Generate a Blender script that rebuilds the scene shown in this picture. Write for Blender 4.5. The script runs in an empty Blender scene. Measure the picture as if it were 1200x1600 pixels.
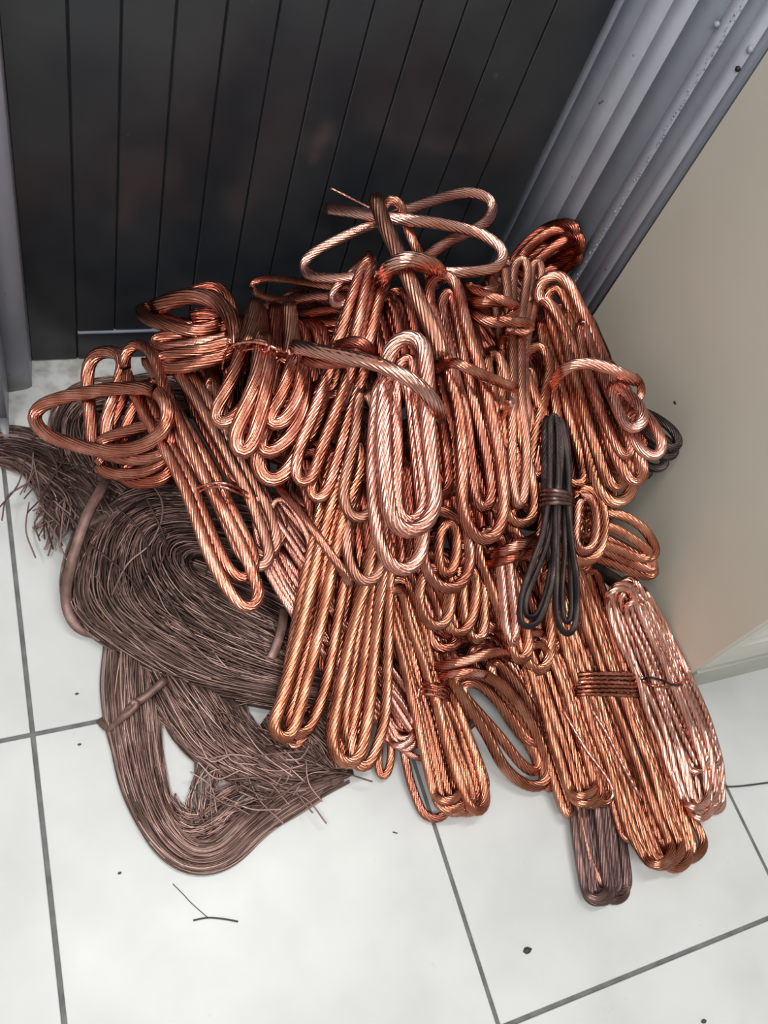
import bpy, math, random
import numpy as np
from mathutils import Matrix, Vector, Euler

# ------------------------------------------------------------------ camera, world, lights, exposure
SC = bpy.context.scene
COL = SC.collection
F_PX, EUL, CAM = 1304.645, (0.5848, -0.2775, -0.3132), (0.0301, -0.3884, 1.155)
cd = bpy.data.cameras.new('camera'); co = bpy.data.objects.new('camera', cd); COL.objects.link(co)
co.location = CAM; co.rotation_euler = EUL
cd.sensor_fit = 'VERTICAL'; cd.sensor_height = 32.0; cd.lens = 32.0 * F_PX / 1600.0
cd.clip_start = 0.01
SC.camera = co

w = bpy.data.worlds.new('world'); SC.world = w; w.use_nodes = True
bg = w.node_tree.nodes['Background']
bg.inputs['Color'].default_value = (0.93, 0.97, 1.0, 1); bg.inputs['Strength'].default_value = 0.5

def area(name, loc, target, sx, sy, power, col=(1, 1, 1)):
    l = bpy.data.lights.new(name, 'AREA'); l.shape = 'RECTANGLE'; l.size = sx; l.size_y = sy
    l.energy = power; l.color = col
    o = bpy.data.objects.new(name, l); COL.objects.link(o); o.location = loc
    d = Vector(target) - Vector(loc); o.rotation_euler = d.to_track_quat('-Z', 'Y').to_euler()
    return o
area('ceiling_light', (0.55, 0.05, 2.66), (0.55, 0.05, 0), 1.2, 0.20, 22, (1.0, 0.985, 0.96))
area('ceiling_light', (-0.75, -0.75, 2.66), (-0.75, -0.75, 0), 0.25, 1.2, 36, (1.0, 0.985, 0.96))
area('ceiling_light', (0.35, -1.55, 2.66), (0.35, -1.55, 0), 1.2, 0.25, 28, (1.0, 0.985, 0.96))

SC.view_settings.view_transform = 'Standard'; SC.view_settings.look = 'None'
SC.view_settings.gamma = 1; SC.view_settings.use_curve_mapping = False
SC.view_settings.exposure = 0.0

# ------------------------------------------------------------------ materials
def new_mat(name):
    m = bpy.data.materials.new(name); m.use_nodes = True
    nt = m.node_tree; b = nt.nodes['Principled BSDF']
    return m, nt, b
def N(nt, t, **k):
    n = nt.nodes.new(t)
    for a, v in k.items():
        if a in n.inputs.keys(): n.inputs[a].default_value = v
        else: setattr(n, a, v)
    return n
def ramp(nt, fac, stops):
    r = nt.nodes.new('ShaderNodeValToRGB'); e = r.color_ramp.elements
    e[0].position, e[0].color = stops[0][0], (*stops[0][1], 1)
    e[1].position, e[1].color = stops[-1][0], (*stops[-1][1], 1)
    for p, c in stops[1:-1]:
        x = e.new(p); x.color = (*c, 1)
    nt.links.new(fac, r.inputs[0]); return r.outputs[0]
def metal(name, cols, rough, metallic=1.0, scale=30, rvar=0.12, bump=0.15, tone=False):
    m, nt, b = new_mat(name)
    tc = nt.nodes.new('ShaderNodeTexCoord'); oi = nt.nodes.new('ShaderNodeObjectInfo')
    add = N(nt, 'ShaderNodeVectorMath', operation='ADD')
    nt.links.new(tc.outputs['Object'], add.inputs[0]); nt.links.new(oi.outputs['Random'], add.inputs[1])
    n = nt.nodes.new('ShaderNodeTexNoise'); n.inputs['Scale'].default_value = scale; n.inputs['Detail'].default_value = 4
    nt.links.new(add.outputs[0], n.inputs['Vector'])
    fac = n.outputs['Fac']
    if tone:
        ta = nt.nodes.new('ShaderNodeAttribute'); ta.attribute_name = 'tone'
        mm_ = N(nt, 'ShaderNodeMath', operation='MULTIPLY_ADD'); mm_.inputs[1].default_value = 0.55
        nt.links.new(ta.outputs['Fac'], mm_.inputs[0])
        m3 = N(nt, 'ShaderNodeMath', operation='MULTIPLY_ADD'); m3.inputs[1].default_value = 0.6; m3.inputs[2].default_value = -0.08
        nt.links.new(fac, m3.inputs[0]); nt.links.new(m3.outputs[0], mm_.inputs[2]); fac = mm_.outputs[0]
    c = ramp(nt, fac, [(0.3, cols[0]), (0.52, cols[1]), (0.72, cols[2])])
    hs = nt.nodes.new('ShaderNodeHueSaturation')
    mr = N(nt, 'ShaderNodeMapRange'); mr.inputs['To Min'].default_value = 0.8; mr.inputs['To Max'].default_value = 1.15
    nt.links.new(oi.outputs['Random'], mr.inputs['Value']); nt.links.new(mr.outputs[0], hs.inputs['Value'])
    nt.links.new(c, hs.inputs['Color']); nt.links.new(hs.outputs[0], b.inputs['Base Color'])
    mr2 = N(nt, 'ShaderNodeMapRange'); mr2.inputs['To Min'].default_value = rough - rvar; mr2.inputs['To Max'].default_value = rough + rvar
    n2 = nt.nodes.new('ShaderNodeTexNoise'); n2.inputs['Scale'].default_value = scale * 0.7; n2.inputs['Detail'].default_value = 2
    nt.links.new(add.outputs[0], n2.inputs['Vector'])
    nt.links.new(n2.outputs['Fac'], mr2.inputs['Value']); nt.links.new(mr2.outputs[0], b.inputs['Roughness'])
    b.inputs['Metallic'].default_value = metallic
    if bump:
        n3 = nt.nodes.new('ShaderNodeTexNoise'); n3.inputs['Scale'].default_value = 900; n3.inputs['Detail'].default_value = 2
        nt.links.new(tc.outputs['Object'], n3.inputs['Vector'])
        bp = nt.nodes.new('ShaderNodeBump'); bp.inputs['Strength'].default_value = bump; bp.inputs['Distance'].default_value = 0.0008
        nt.links.new(n3.outputs['Fac'], bp.inputs['Height']); nt.links.new(bp.outputs[0], b.inputs['Normal'])
    return m
M = {}
M['copper'] = metal('bright_copper', [(0.33, 0.105, 0.066), (0.54, 0.2, 0.137), (0.82, 0.395, 0.30)], 0.21)
M['pink'] = metal('pale_copper', [(0.52, 0.21, 0.155), (0.70, 0.32, 0.25), (0.86, 0.46, 0.38)], 0.21)
M['rose'] = metal('pale_rose_copper', [(0.66, 0.31, 0.24), (0.82, 0.44, 0.35), (0.93, 0.58, 0.49)], 0.2)
M['orange'] = metal('orange_copper', [(0.34, 0.115, 0.065), (0.56, 0.215, 0.13), (0.80, 0.375, 0.255)], 0.23)
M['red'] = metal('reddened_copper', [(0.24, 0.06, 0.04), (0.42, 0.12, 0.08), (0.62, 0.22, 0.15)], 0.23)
M['brown'] = metal('browned_copper', [(0.34, 0.145, 0.10), (0.48, 0.22, 0.155), (0.64, 0.33, 0.25)], 0.30)
M['dark'] = metal('blackened_copper', [(0.022, 0.017, 0.017), (0.045, 0.032, 0.03), (0.10, 0.07, 0.062)], 0.30, 0.7)
M['deep'] = metal('gap_shaded_copper', [(0.07, 0.022, 0.016), (0.14, 0.045, 0.03), (0.26, 0.09, 0.06)], 0.3, 0.9)  # same copper, colour darkened to put shade into the heap's gaps
M['purple'] = metal('oxidised_copper', [(0.10, 0.055, 0.052), (0.17, 0.10, 0.095), (0.30, 0.18, 0.16)], 0.36, 0.75)
M['dull'] = metal('dull_brown_wire', [(0.13, 0.08, 0.066), (0.31, 0.19, 0.165), (0.60, 0.41, 0.365)], 0.40, 0.75, scale=22, tone=True)
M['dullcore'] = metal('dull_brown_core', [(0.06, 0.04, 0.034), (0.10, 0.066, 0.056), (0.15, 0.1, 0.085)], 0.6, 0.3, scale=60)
M['strap'] = metal('dull_brown_strap', [(0.13, 0.075, 0.062), (0.2, 0.118, 0.1), (0.28, 0.17, 0.15)], 0.5, 0.5, scale=60)

def paint(name, c0, c1, rough, scale=6, spots=None, spec=0.5, bump=0.0, bscale=200, grime=None, ydirt=False):
    m, nt, b = new_mat(name)
    tc = nt.nodes.new('ShaderNodeTexCoord')
    geo = nt.nodes.new('ShaderNodeNewGeometry')
    n = nt.nodes.new('ShaderNodeTexNoise'); n.inputs['Scale'].default_value = scale; n.inputs['Detail'].default_value = 6
    nt.links.new(geo.outputs['Position'], n.inputs['Vector'])
    c = ramp(nt, n.outputs['Fac'], [(0.35, c0), (0.65, c1)])
    if spots:
        n2 = nt.nodes.new('ShaderNodeTexNoise'); n2.inputs['Scale'].default_value = spots[0]; n2.inputs['Detail'].default_value = 3
        nt.links.new(geo.outputs['Position'], n2.inputs['Vector'])
        f = ramp(nt, n2.outputs['Fac'], [(spots[1], (0, 0, 0)), (spots[1] + 0.04, (1, 1, 1))])
        mx = N(nt, 'ShaderNodeMix', data_type='RGBA'); nt.links.new(f, mx.inputs[0])
        nt.links.new(c, mx.inputs[6]); mx.inputs[7].default_value = (*spots[2], 1); c = mx.outputs[2]
    if ydirt:
        sy = nt.nodes.new('ShaderNodeSeparateXYZ'); nt.links.new(geo.outputs['Position'], sy.inputs[0])
        n5 = nt.nodes.new('ShaderNodeTexNoise'); n5.inputs['Scale'].default_value = 28; n5.inputs['Detail'].default_value = 6
        nt.links.new(geo.outputs['Position'], n5.inputs['Vector'])
        a5 = N(nt, 'ShaderNodeMapRange'); a5.inputs['From Min'].default_value = 0.38; a5.inputs['From Max'].default_value = 0.66
        a5.inputs['To Min'].default_value = -0.30; a5.inputs['To Max'].default_value = 0.02
        nt.links.new(sy.outputs['Y'], a5.inputs['Value'])
        s5 = N(nt, 'ShaderNodeMath', operation='ADD'); nt.links.new(a5.outputs[0], s5.inputs[0]); nt.links.new(n5.outputs['Fac'], s5.inputs[1])
        f5 = ramp(nt, s5.outputs[0], [(0.40, (0, 0, 0)), (0.60, (.75, .75, .75))])
        mx = N(nt, 'ShaderNodeMix', data_type='RGBA'); nt.links.new(f5, mx.inputs[0])
        nt.links.new(c, mx.inputs[6]); mx.inputs[7].default_value = (0.30, 0.28, 0.24, 1); c = mx.outputs[2]
    if grime:   # dirt caught near the floor: (height, colour)
        sx = nt.nodes.new('ShaderNodeSeparateXYZ'); nt.links.new(geo.outputs['Position'], sx.inputs[0])
        n4 = nt.nodes.new('ShaderNodeTexNoise'); n4.inputs['Scale'].default_value = 22; n4.inputs['Detail'].default_value = 5
        nt.links.new(geo.outputs['Position'], n4.inputs['Vector'])
        ma = N(nt, 'ShaderNodeMath', operation='MULTIPLY_ADD'); ma.inputs[1].default_value = -grime[0] * 1.6
        nt.links.new(n4.outputs['Fac'], ma.inputs[0]); nt.links.new(sx.outputs['Z'], ma.inputs[2])
        mr = N(nt, 'ShaderNodeMapRange'); mr.inputs['From Min'].default_value = -grime[0] * 0.5; mr.inputs['From Max'].default_value = grime[0] * 0.15
        mr.inputs['To Min'].default_value = 0.85; mr.inputs['To Max'].default_value = 0.0
        nt.links.new(ma.outputs[0], mr.inputs['Value'])
        mx = N(nt, 'ShaderNodeMix', data_type='RGBA'); nt.links.new(mr.outputs[0], mx.inputs[0])
        nt.links.new(c, mx.inputs[6]); mx.inputs[7].default_value = (*grime[1], 1); c = mx.outputs[2]
    nt.links.new(c, b.inputs['Base Color'])
    n3 = nt.nodes.new('ShaderNodeTexNoise'); n3.inputs['Scale'].default_value = scale * 2.5; n3.inputs['Detail'].default_value = 3
    nt.links.new(geo.outputs['Position'], n3.inputs['Vector'])
    mr2 = N(nt, 'ShaderNodeMapRange'); mr2.inputs['To Min'].default_value = rough * 0.8; mr2.inputs['To Max'].default_value = rough * 1.2
    nt.links.new(n3.outputs['Fac'], mr2.inputs['Value']); nt.links.new(mr2.outputs[0], b.inputs['Roughness'])
    b.inputs['Specular IOR Level'].default_value = spec
    if bump:
        nb = nt.nodes.new('ShaderNodeTexNoise'); nb.inputs['Scale'].default_value = bscale; nb.inputs['Detail'].default_value = 2
        nt.links.new(geo.outputs['Position'], nb.inputs['Vector'])
        bp = nt.nodes.new('ShaderNodeBump'); bp.inputs['Strength'].default_value = bump; bp.inputs['Distance'].default_value = 0.001
        nt.links.new(nb.outputs['Fac'], bp.inputs['Height']); nt.links.new(bp.outputs[0], b.inputs['Normal'])
    return m
M['tile'] = paint('pale_floor_tile', (0.58, 0.592, 0.585), (0.66, 0.673, 0.665), 0.30, 7, (60, 0.735, (0.45, 0.45, 0.44)), 0.4, ydirt=True)
M['grout'] = paint('grey_grout', (0.12, 0.125, 0.12), (0.19, 0.195, 0.19), 0.85, 40)
M['door'] = paint('black_gloss_paint', (0.018, 0.021, 0.026), (0.031, 0.033, 0.037), 0.25, 8, (26, 0.77, (0.06, 0.055, 0.05)), 0.4, 0.12, 60)
M['doorback'] = paint('black_recess', (0.004, 0.004, 0.005), (0.008, 0.008, 0.009), 0.6, 20)
M['frame'] = paint('blue_grey_paint', (0.49, 0.53, 0.64), (0.55, 0.59, 0.69), 0.35, 14, (70, 0.70, (0.18, 0.19, 0.21)), 0.5, 0.25, 120, grime=(0.05, (0.28, 0.27, 0.25)))
M['frame2'] = paint('blue_grey_paint_shade_band', (0.25, 0.28, 0.35), (0.29, 0.325, 0.39), 0.4, 14, None, 0.5, 0.25, 120, grime=(0.05, (0.28, 0.27, 0.25)))  # darker copy of the frame paint: shade of the angled folds in its colour
M['beige'] = paint('beige_laminate', (0.56, 0.528, 0.448), (0.60, 0.568, 0.488), 0.32, 4, (38, 0.765, (0.27, 0.23, 0.18)), 0.45)
M['cream'] = paint('cream_board', (0.60, 0.60, 0.53), (0.66, 0.66, 0.6), 0.45, 10)
M['skirt'] = paint('grey_cream_skirting', (0.44, 0.45, 0.40), (0.5, 0.51, 0.46), 0.5, 10)
M['white'] = paint('off_white_board', (0.68, 0.69, 0.67), (0.73, 0.74, 0.72), 0.4, 10)
M['wall'] = paint('dim_plaster', (0.48, 0.48, 0.475), (0.52, 0.52, 0.51), 0.8, 5)
M['scrap'] = paint('black_scrap', (0.03, 0.03, 0.03), (0.06, 0.06, 0.06), 0.6, 50)

# ------------------------------------------------------------------ mesh helpers
def mesh_obj(name, V, faces_q, mat, parent=None, smooth=True, tris=None):
    """V (n,3); faces_q (m,4) int array of quads; tris optional list of polygons"""
    me = bpy.data.meshes.new(name)
    V = np.asarray(V, np.float32)
    q = np.asarray(faces_q, np.int32).reshape(-1, 4) if faces_q is not None and len(faces_q) else np.zeros((0, 4), np.int32)
    loops = list(q.ravel()); starts = list(range(0, len(q) * 4, 4)); tot = [4] * len(q)
    for t in (tris or []):
        starts.append(len(loops)); tot.append(len(t)); loops += list(t)
    me.vertices.add(len(V)); me.vertices.foreach_set('co', V.ravel())
    me.loops.add(len(loops)); me.loops.foreach_set('vertex_index', np.array(loops, np.int32))
    me.polygons.add(len(starts)); me.polygons.foreach_set('loop_start', np.array(starts, np.int32))
    me.polygons.foreach_set('loop_total', np.array(tot, np.int32))
    if smooth: me.polygons.foreach_set('use_smooth', np.ones(len(starts), bool))
    me.update(calc_edges=True); me.validate()
    me.materials.append(mat)
    o = bpy.data.objects.new(name, me); COL.objects.link(o)
    if parent: o.parent = parent
    return o
def box(name, lo, hi, mat, parent=None, bev=0.0):
    import bmesh
    bm = bmesh.new(); bmesh.ops.create_cube(bm, size=1)
    for v in bm.verts:
        for k in range(3): v.co[k] = (lo[k] + hi[k]) / 2 + v.co[k] * (hi[k] - lo[k])
    if bev: bmesh.ops.bevel(bm, geom=bm.edges[:], offset=bev, segments=1, affect='EDGES')
    me = bpy.data.meshes.new(name); bm.to_mesh(me); bm.free(); me.materials.append(mat)
    o = bpy.data.objects.new(name, me); COL.objects.link(o)
    if parent: o.parent = parent
    return o
def prism(name, prof, z0, z1, mat, parent=None):
    n = len(prof)
    V = [(x, y, z0) for x, y in prof] + [(x, y, z1) for x, y in prof]
    q = [(i, (i + 1) % n, n + (i + 1) % n, n + i) for i in range(n)]
    return mesh_obj(name, V, q, mat, parent, False, [list(range(n))[::-1], list(range(n, 2 * n))])
def empty(name, loc=(0, 0, 0)):
    o = bpy.data.objects.new(name, None); COL.objects.link(o); o.location = loc; o.empty_display_size = 0.05; return o
def tag(o, label=None, cat=None, group=None, kind=None):
    if label: o['label'] = label
    if cat: o['category'] = cat
    if group: o['group'] = group
    if kind: o['kind'] = kind
    return o

# ------------------------------------------------------------------ setting
rnd = random.Random(4)
S = 0.5
fl = box('floor', (-1.7, -2.8, -0.03), (2.4, 0.70, -0.0035), M['grout']); tag(fl, 'dark grey grout bed under pale square floor tiles', kind='structure')
g = 0.0030
k = 0
for i in range(-4, 6):
    for j in range(-6, 2):
        x0, x1, y0, y1 = max(i * S + g, -1.7), min((i + 1) * S - g, 2.4), max(j * S + g, -2.8), min((j + 1) * S - g, 0.70)
        if y0 > 0.66: continue
        t = box('tile', (x0, y0, -0.0035 + 0.0001), (x1, y1, rnd.uniform(-0.0003, 0.0)), M['tile'], fl, 0.0008)

# black boarded door
YD = 0.64
door = empty('door_1', (0.45, YD, 0)); tag(door, 'black glossy door of narrow vertical boards behind the heap', kind='structure')
def dchild(name, lo, hi, mat, bev=0.0):
    o = box(name, lo, hi, mat, None, bev); o.parent = door; o.matrix_parent_inverse = Matrix.Translation((-0.45, -YD, 0)); return o
dchild('backing', (0.0, YD + 0.004, 0.0), (0.90, YD + 0.04, 2.0), M['doorback'])
bx_ = [0.060, 0.134, 0.194, 0.257, 0.317, 0.382, 0.443, 0.503, 0.568, 0.631, 0.694, 0.763, 0.858]
for a in range(12):
    zb = 0.002 if a == 0 else 0.068
    gg = 0.0012
    dchild('board', (bx_[a] + gg, YD + rnd.uniform(-0.0006, 0.0006), zb), (bx_[a + 1] - gg, YD + 0.02, 2.0), M['door'], 0.0011)
dchild('bottom_rail', (0.1352, YD - 0.001, 0.002), (0.858, YD + 0.02, 0.064), M['door'], 0.001)
dchild('rail_edge', (0.1352, YD - 0.003, 0.0645), (0.858, YD + 0.01, 0.0672), M['frame2'])

# right door frame: folded profile from the door to the cabinet
A, B = np.array([.853, .64]), np.array([.957, .446])
dirn = (B - A); nrm = np.array([-dirn[1], dirn[0]]); nrm = nrm / np.linalg.norm(nrm)
if nrm[0] > 0: nrm = -nrm     # towards the room
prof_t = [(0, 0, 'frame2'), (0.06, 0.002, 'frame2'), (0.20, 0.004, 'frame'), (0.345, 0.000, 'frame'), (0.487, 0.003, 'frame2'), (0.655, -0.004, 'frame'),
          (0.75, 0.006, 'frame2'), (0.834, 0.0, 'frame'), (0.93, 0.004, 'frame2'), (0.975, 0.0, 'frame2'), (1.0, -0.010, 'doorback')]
fr = empty('door_frame', (0.9, 0.55, 0)); tag(fr, 'blue grey steel door frame with folded ribs right of the black door', kind='structure')
fr.name = 'trim_1'
pts = []
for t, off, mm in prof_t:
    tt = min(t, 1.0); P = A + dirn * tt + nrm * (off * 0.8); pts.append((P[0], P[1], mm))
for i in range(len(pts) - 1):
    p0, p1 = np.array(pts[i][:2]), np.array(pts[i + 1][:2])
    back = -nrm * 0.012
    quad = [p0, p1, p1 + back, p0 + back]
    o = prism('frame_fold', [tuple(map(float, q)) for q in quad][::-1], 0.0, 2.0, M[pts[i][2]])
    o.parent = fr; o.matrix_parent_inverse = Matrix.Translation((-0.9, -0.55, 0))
def frchild(o): o.parent = fr; o.matrix_parent_inverse = Matrix.Translation((-0.9, -0.55, 0)); return o
# weld dimples along the frame and two drilled holes
def blob(name, c, r, mat, sq=(1, 1, 1)):
    import bmesh
    bm = bmesh.new(); bmesh.ops.create_icosphere(bm, subdivisions=1, radius=1)
    for v in bm.verts: v.co = Vector((v.co.x * r * sq[0], v.co.y * r * sq[1], v.co.z * r * sq[2])) * rnd.uniform(0.85, 1.1)
    me = bpy.data.meshes.new(name); bm.to_mesh(me); bm.free(); me.materials.append(mat)
    for p in me.polygons: p.use_smooth = True
    o = bpy.data.objects.new(name, me); COL.objects.link(o); o.location = c; return o
V_, T_ = [], []
for i in range(150):
    z = 0.02 + i * 0.0055 + rnd.uniform(-.002, .002); P = A + dirn * (0.735 + rnd.uniform(-0.012, 0.012)) + nrm * 0.006
    r = rnd.uniform(0.0008, 0.0021); b0 = len(V_)
    for d in ((1, 0, 0), (0, 1, 0), (-1, 0, 0), (0, -1, 0), (0, 0, 1.6), (0, 0, -1.6)): V_.append((P[0] + d[0] * r, P[1] + d[1] * r, z + d[2] * r))
    for a, b in ((0, 1), (1, 2), (2, 3), (3, 0)): T_ += [[b0 + a, b0 + b, b0 + 4], [b0 + b, b0 + a, b0 + 5]]
frchild(tag(mesh_obj('weld_bead', V_, [], M['frame2'], None, True, T_), kind='stuff'))
def on_frame(px, py):
    v = np.array(Euler(EUL, 'XYZ').to_matrix()) @ np.array([(px - 600) / F_PX, -(py - 800) / F_PX, -1.0]); c = np.array(CAM)
    t = ((A - c[:2]) @ nrm + 0.004) / (v[:2] @ nrm); return c + t * v
for nm, q, r_, mm in (('bolt_hole', (1153, 108), 0.0045, 'doorback'), ('bolt_head', (1172, 78), 0.0055, 'frame2'), ('weld_lump', (1120, 38), 0.005, 'frame2')):
    b_ = blob(nm, (0, 0, 0), r_, M[mm]); p_ = on_frame(*q); b_.location = (p_[0] - 0.9, p_[1] - 0.55, p_[2]); b_.parent = fr
# left frame
fL = empty('trim_2', (0.02, 0.55, 0)); tag(fL, 'blue grey steel door frame at the left with a dirty foot', kind='structure')
for nm, prof, z1, mm in (('frame_face', [(0.063, 0.66), (0.056, 0.585), (0.047, 0.58), (0.020, 0.575), (0.020, 0.66)], 2.0, 'frame'),
                     ('frame_return', [(0.020, 0.66), (0.020, 0.578), (0.0135, 0.500), (0.004, 0.500), (-0.06, 0.52), (-0.06, 0.66)], 2.0, 'frame'),
                     ('frame_foot', [(0.0155, 0.500), (0.0125, 0.462), (0.006, 0.462), (-0.001, 0.500)], 0.030, 'frame2')):
    o = prism(nm, prof[::-1], 0.0, z1, M[mm]); o.parent = fL; o.matrix_parent_inverse = Matrix.Translation((-0.02, -0.55, 0))

for nm, lo, hi in (('wall_back', (-1.8, 0.70, 0), (2.5, 0.80, 2.7)), ('wall_left', (-1.8, -2.9, 0), (-1.7, 0.70, 2.7)),
                   ('wall_right', (2.4, -2.9, 0), (2.5, 0.70, 2.7)), ('wall_front', (-1.7, -2.9, 0), (2.4, -2.8, 2.7)), ('ceiling', (-1.8, -2.9, 2.7), (2.5, 0.8, 2.8))):
    tag(box(nm, lo, hi, M['wall']), kind='structure')
# beige cabinet at the right
cab = empty('cabinet', (1.3, 0.15, 0)); tag(cab, 'beige laminate cabinet standing against the door frame, side panel facing the copper', 'cabinet')
def cchild(name, lo, hi, mat, bev=0.0):
    o = box(name, lo, hi, mat, None, bev); o.parent = cab; o.matrix_parent_inverse = Matrix.Translation((-1.3, -0.15, 0)); return o
YC = -0.1435
cchild('side_panel', (0.957, YC, 0.004), (0.975, 0.446, 1.02), M['beige'], 0.001)
cchild('stile', (0.9755, YC - 0.0005, 0.10), (0.992, YC + 0.02, 1.0), M['cream'], 0.0006)
cchild('bottom_board', (0.9755, YC + 0.0, 0.095), (1.60, YC + 0.02, 0.176), M['cream'], 0.0006)
cchild('plinth', (0.9755, YC - 0.004, 0.0), (1.60, YC + 0.016, 0.088), M['skirt'], 0.001)
cchild('door_panel', (0.996, YC + 0.006, 0.180), (1.59, YC + 0.024, 1.0), M['white'], 0.001)
cchild('carcass', (0.976, YC + 0.026, 0.03), (1.60, 0.44, 1.0), M['skirt'])
cchild('top', (0.95, YC - 0.01, 1.02), (1.62, 0.446, 1.05), M['white'], 0.002)

sc_ = blob('scuff', (0.9568 - 1.3, 0.205 - 0.15, 0.336), 0.0035, M['scrap'], (.15, 1.2, .8)); sc_.parent = cab
# ------------------------------------------------------------------ the heap: rays through the lens give direction, the heap's own relief gives distance
MC = np.array(Euler(EUL, 'XYZ').to_matrix()); C0 = np.array(CAM)
CTRL = [(620,310,.33),(500,400,.27),(560,360,.29),(700,330,.31),(780,370,.30),(900,360,.35),(400,450,.19),(240,480,.16),(150,560,.10),(60,640,.06),(200,700,.09),
 (300,600,.16),(400,600,.19),(600,450,.29),(700,450,.29),(850,450,.28),(950,540,.27),(1050,690,.30),(620,600,.24),(500,650,.19),(750,600,.25),(900,620,.25),
 (640,800,.17),(780,780,.18),(930,760,.20),(1000,740,.25),(1020,870,.15),(400,800,.11),(330,830,.10),(400,940,.075),(500,850,.12),(640,900,.12),(800,900,.12),
 (900,900,.12),(970,920,.10),(1060,1040,.055),(470,1000,.06),(600,1000,.07),(750,1000,.075),(900,1050,.055),(1000,1050,.05),(440,1140,.018),(560,1190,.006),
 (700,1280,.004),(840,1230,.004),(900,1200,.018),(950,1410,.003),(1070,1360,.003),(1120,1280,.003),(1120,1180,.008),(1000,1200,.014),(750,1120,.03),
 (100,900,.03),(0,700,.02),(250,1350,.002),(400,1300,.002),(200,1200,.005),(330,1000,.05)]
CT = np.array(CTRL, float); CP = CT[:, :2] / 400.0
def _k(d): return np.sqrt(d * d + 0.02)
_D = np.linalg.norm(CP[:, None] - CP[None], axis=2); _n = len(CP)
_A = np.zeros((_n + 3, _n + 3)); _A[:_n, :_n] = _k(_D) - 0.0 * np.eye(_n) ; _A[:_n, :_n] += -0.02 * np.eye(_n)
_A[:_n, _n] = 1; _A[:_n, _n + 1:] = CP; _A[_n:, :_n] = _A[:_n, _n:].T
_W = np.linalg.solve(_A, np.concatenate([CT[:, 2], np.zeros(3)]))
def relief(P):
    p = P[:, :2] / 400.0; d = np.linalg.norm(p[:, None] - CP[None], axis=2)
    return _k(d) @ _W[:_n] + _W[_n] + p @ _W[_n + 1:]
def place(P, z, r):
    """image directions P (n,2), heights z (n,), radius r -> points kept clear of floor, door, frame and cabinet"""
    P = np.asarray(P, float); z = np.maximum(z, r)
    v = np.stack([(P[:, 0] - 600) / F_PX, -(P[:, 1] - 800) / F_PX, -np.ones(len(P))], 1) @ MC.T
    t = (z - C0[2]) / v[:, 2]
    m = r + 0.002
    def lim(t, n, d):      # keep n.p <= d
        n = np.array(n); a = v @ n; tt = (d - C0 @ n) / np.where(np.abs(a) < 1e-9, 1e-9, a)
        return np.where((a > 0) & (t > tt), tt, t)
    t = lim(t, (0, 1, 0), YD - m - 0.002)
    t = lim(t, (-nrm[0], -nrm[1], 0), -(nrm @ A) - m - 0.012)
    y = C0[1] + t * v[:, 1]
    ts = (0.957 - m - C0[0]) / np.where(np.abs(v[:, 0]) < 1e-9, 1e-9, v[:, 0])
    soft = np.clip((y - (YC - 0.02)) / 0.02, 0, 1)
    t = np.where((v[:, 0] > 0) & (t > ts) & (soft > 0), t + (ts - t) * soft, t)
    return C0 + t[:, None] * v
def px2m(P3): 
    d = (P3 - C0) @ MC; return float(np.mean(-d[:, 2])) / F_PX

def spline(P, step=5.0, closed=False):
    """centripetal-ish Catmull-Rom through rows of P (any dims; first two = pixels), resampled evenly"""
    P = np.asarray(P, float); n = len(P)
    if closed: Q = np.vstack([P[-1], P, P[0], P[1]]); segs = n
    else: Q = np.vstack([2 * P[0] - P[1], P, 2 * P[-1] - P[-2]]); segs = n - 1
    out = []
    for i in range(segs):
        p0, p1, p2, p3 = Q[i], Q[i + 1], Q[i + 2], Q[i + 3]
        t = np.linspace(0, 1, 16, endpoint=False)[:, None]
        out.append(0.5 * ((2 * p1) + (-p0 + p2) * t + (2 * p0 - 5 * p1 + 4 * p2 - p3) * t ** 2 + (-p0 + 3 * p1 - 3 * p2 + p3) * t ** 3))
    out = np.vstack(out + ([P[:1]] if closed else [P[-1:]]))
    d = np.r_[0, np.cumsum(np.linalg.norm(np.diff(out[:, :2], axis=0), axis=1))]
    m = max(4, int(d[-1] / step)); s = np.linspace(0, d[-1], m + 1)
    res = np.stack([np.interp(s, d, out[:, k]) for k in range(out.shape[1])], 1)
    return res[:-1] if closed else res
def smooth(X, it, closed):
    for _ in range(it):
        if closed: X = (np.roll(X, 1, 0) + 2 * X + np.roll(X, -1, 0)) / 4
        else: Y = X.copy(); Y[1:-1] = (X[:-2] + 2 * X[1:-1] + X[2:]) / 4; X = Y
    return X
def frames(X, closed):
    n = len(X)
    T = (np.roll(X, -1, 0) - np.roll(X, 1, 0)) if closed else np.gradient(X, axis=0)
    T /= np.linalg.norm(T, axis=1)[:, None] + 1e-12
    U = np.zeros_like(T); u = np.cross(T[0], [0.3, 0.2, 1.0]); u /= np.linalg.norm(u); U[0] = u
    for i in range(1, n):
        u = u - T[i] * (u @ T[i]); u /= np.linalg.norm(u); U[i] = u
    hol = 0.0
    if closed:
        u2 = u - T[0] * (u @ T[0]); u2 /= np.linalg.norm(u2)
        hol = math.atan2(np.cross(U[0], u2) @ T[0], u2 @ U[0])
    return T, U, np.cross(T, U), hol
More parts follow.
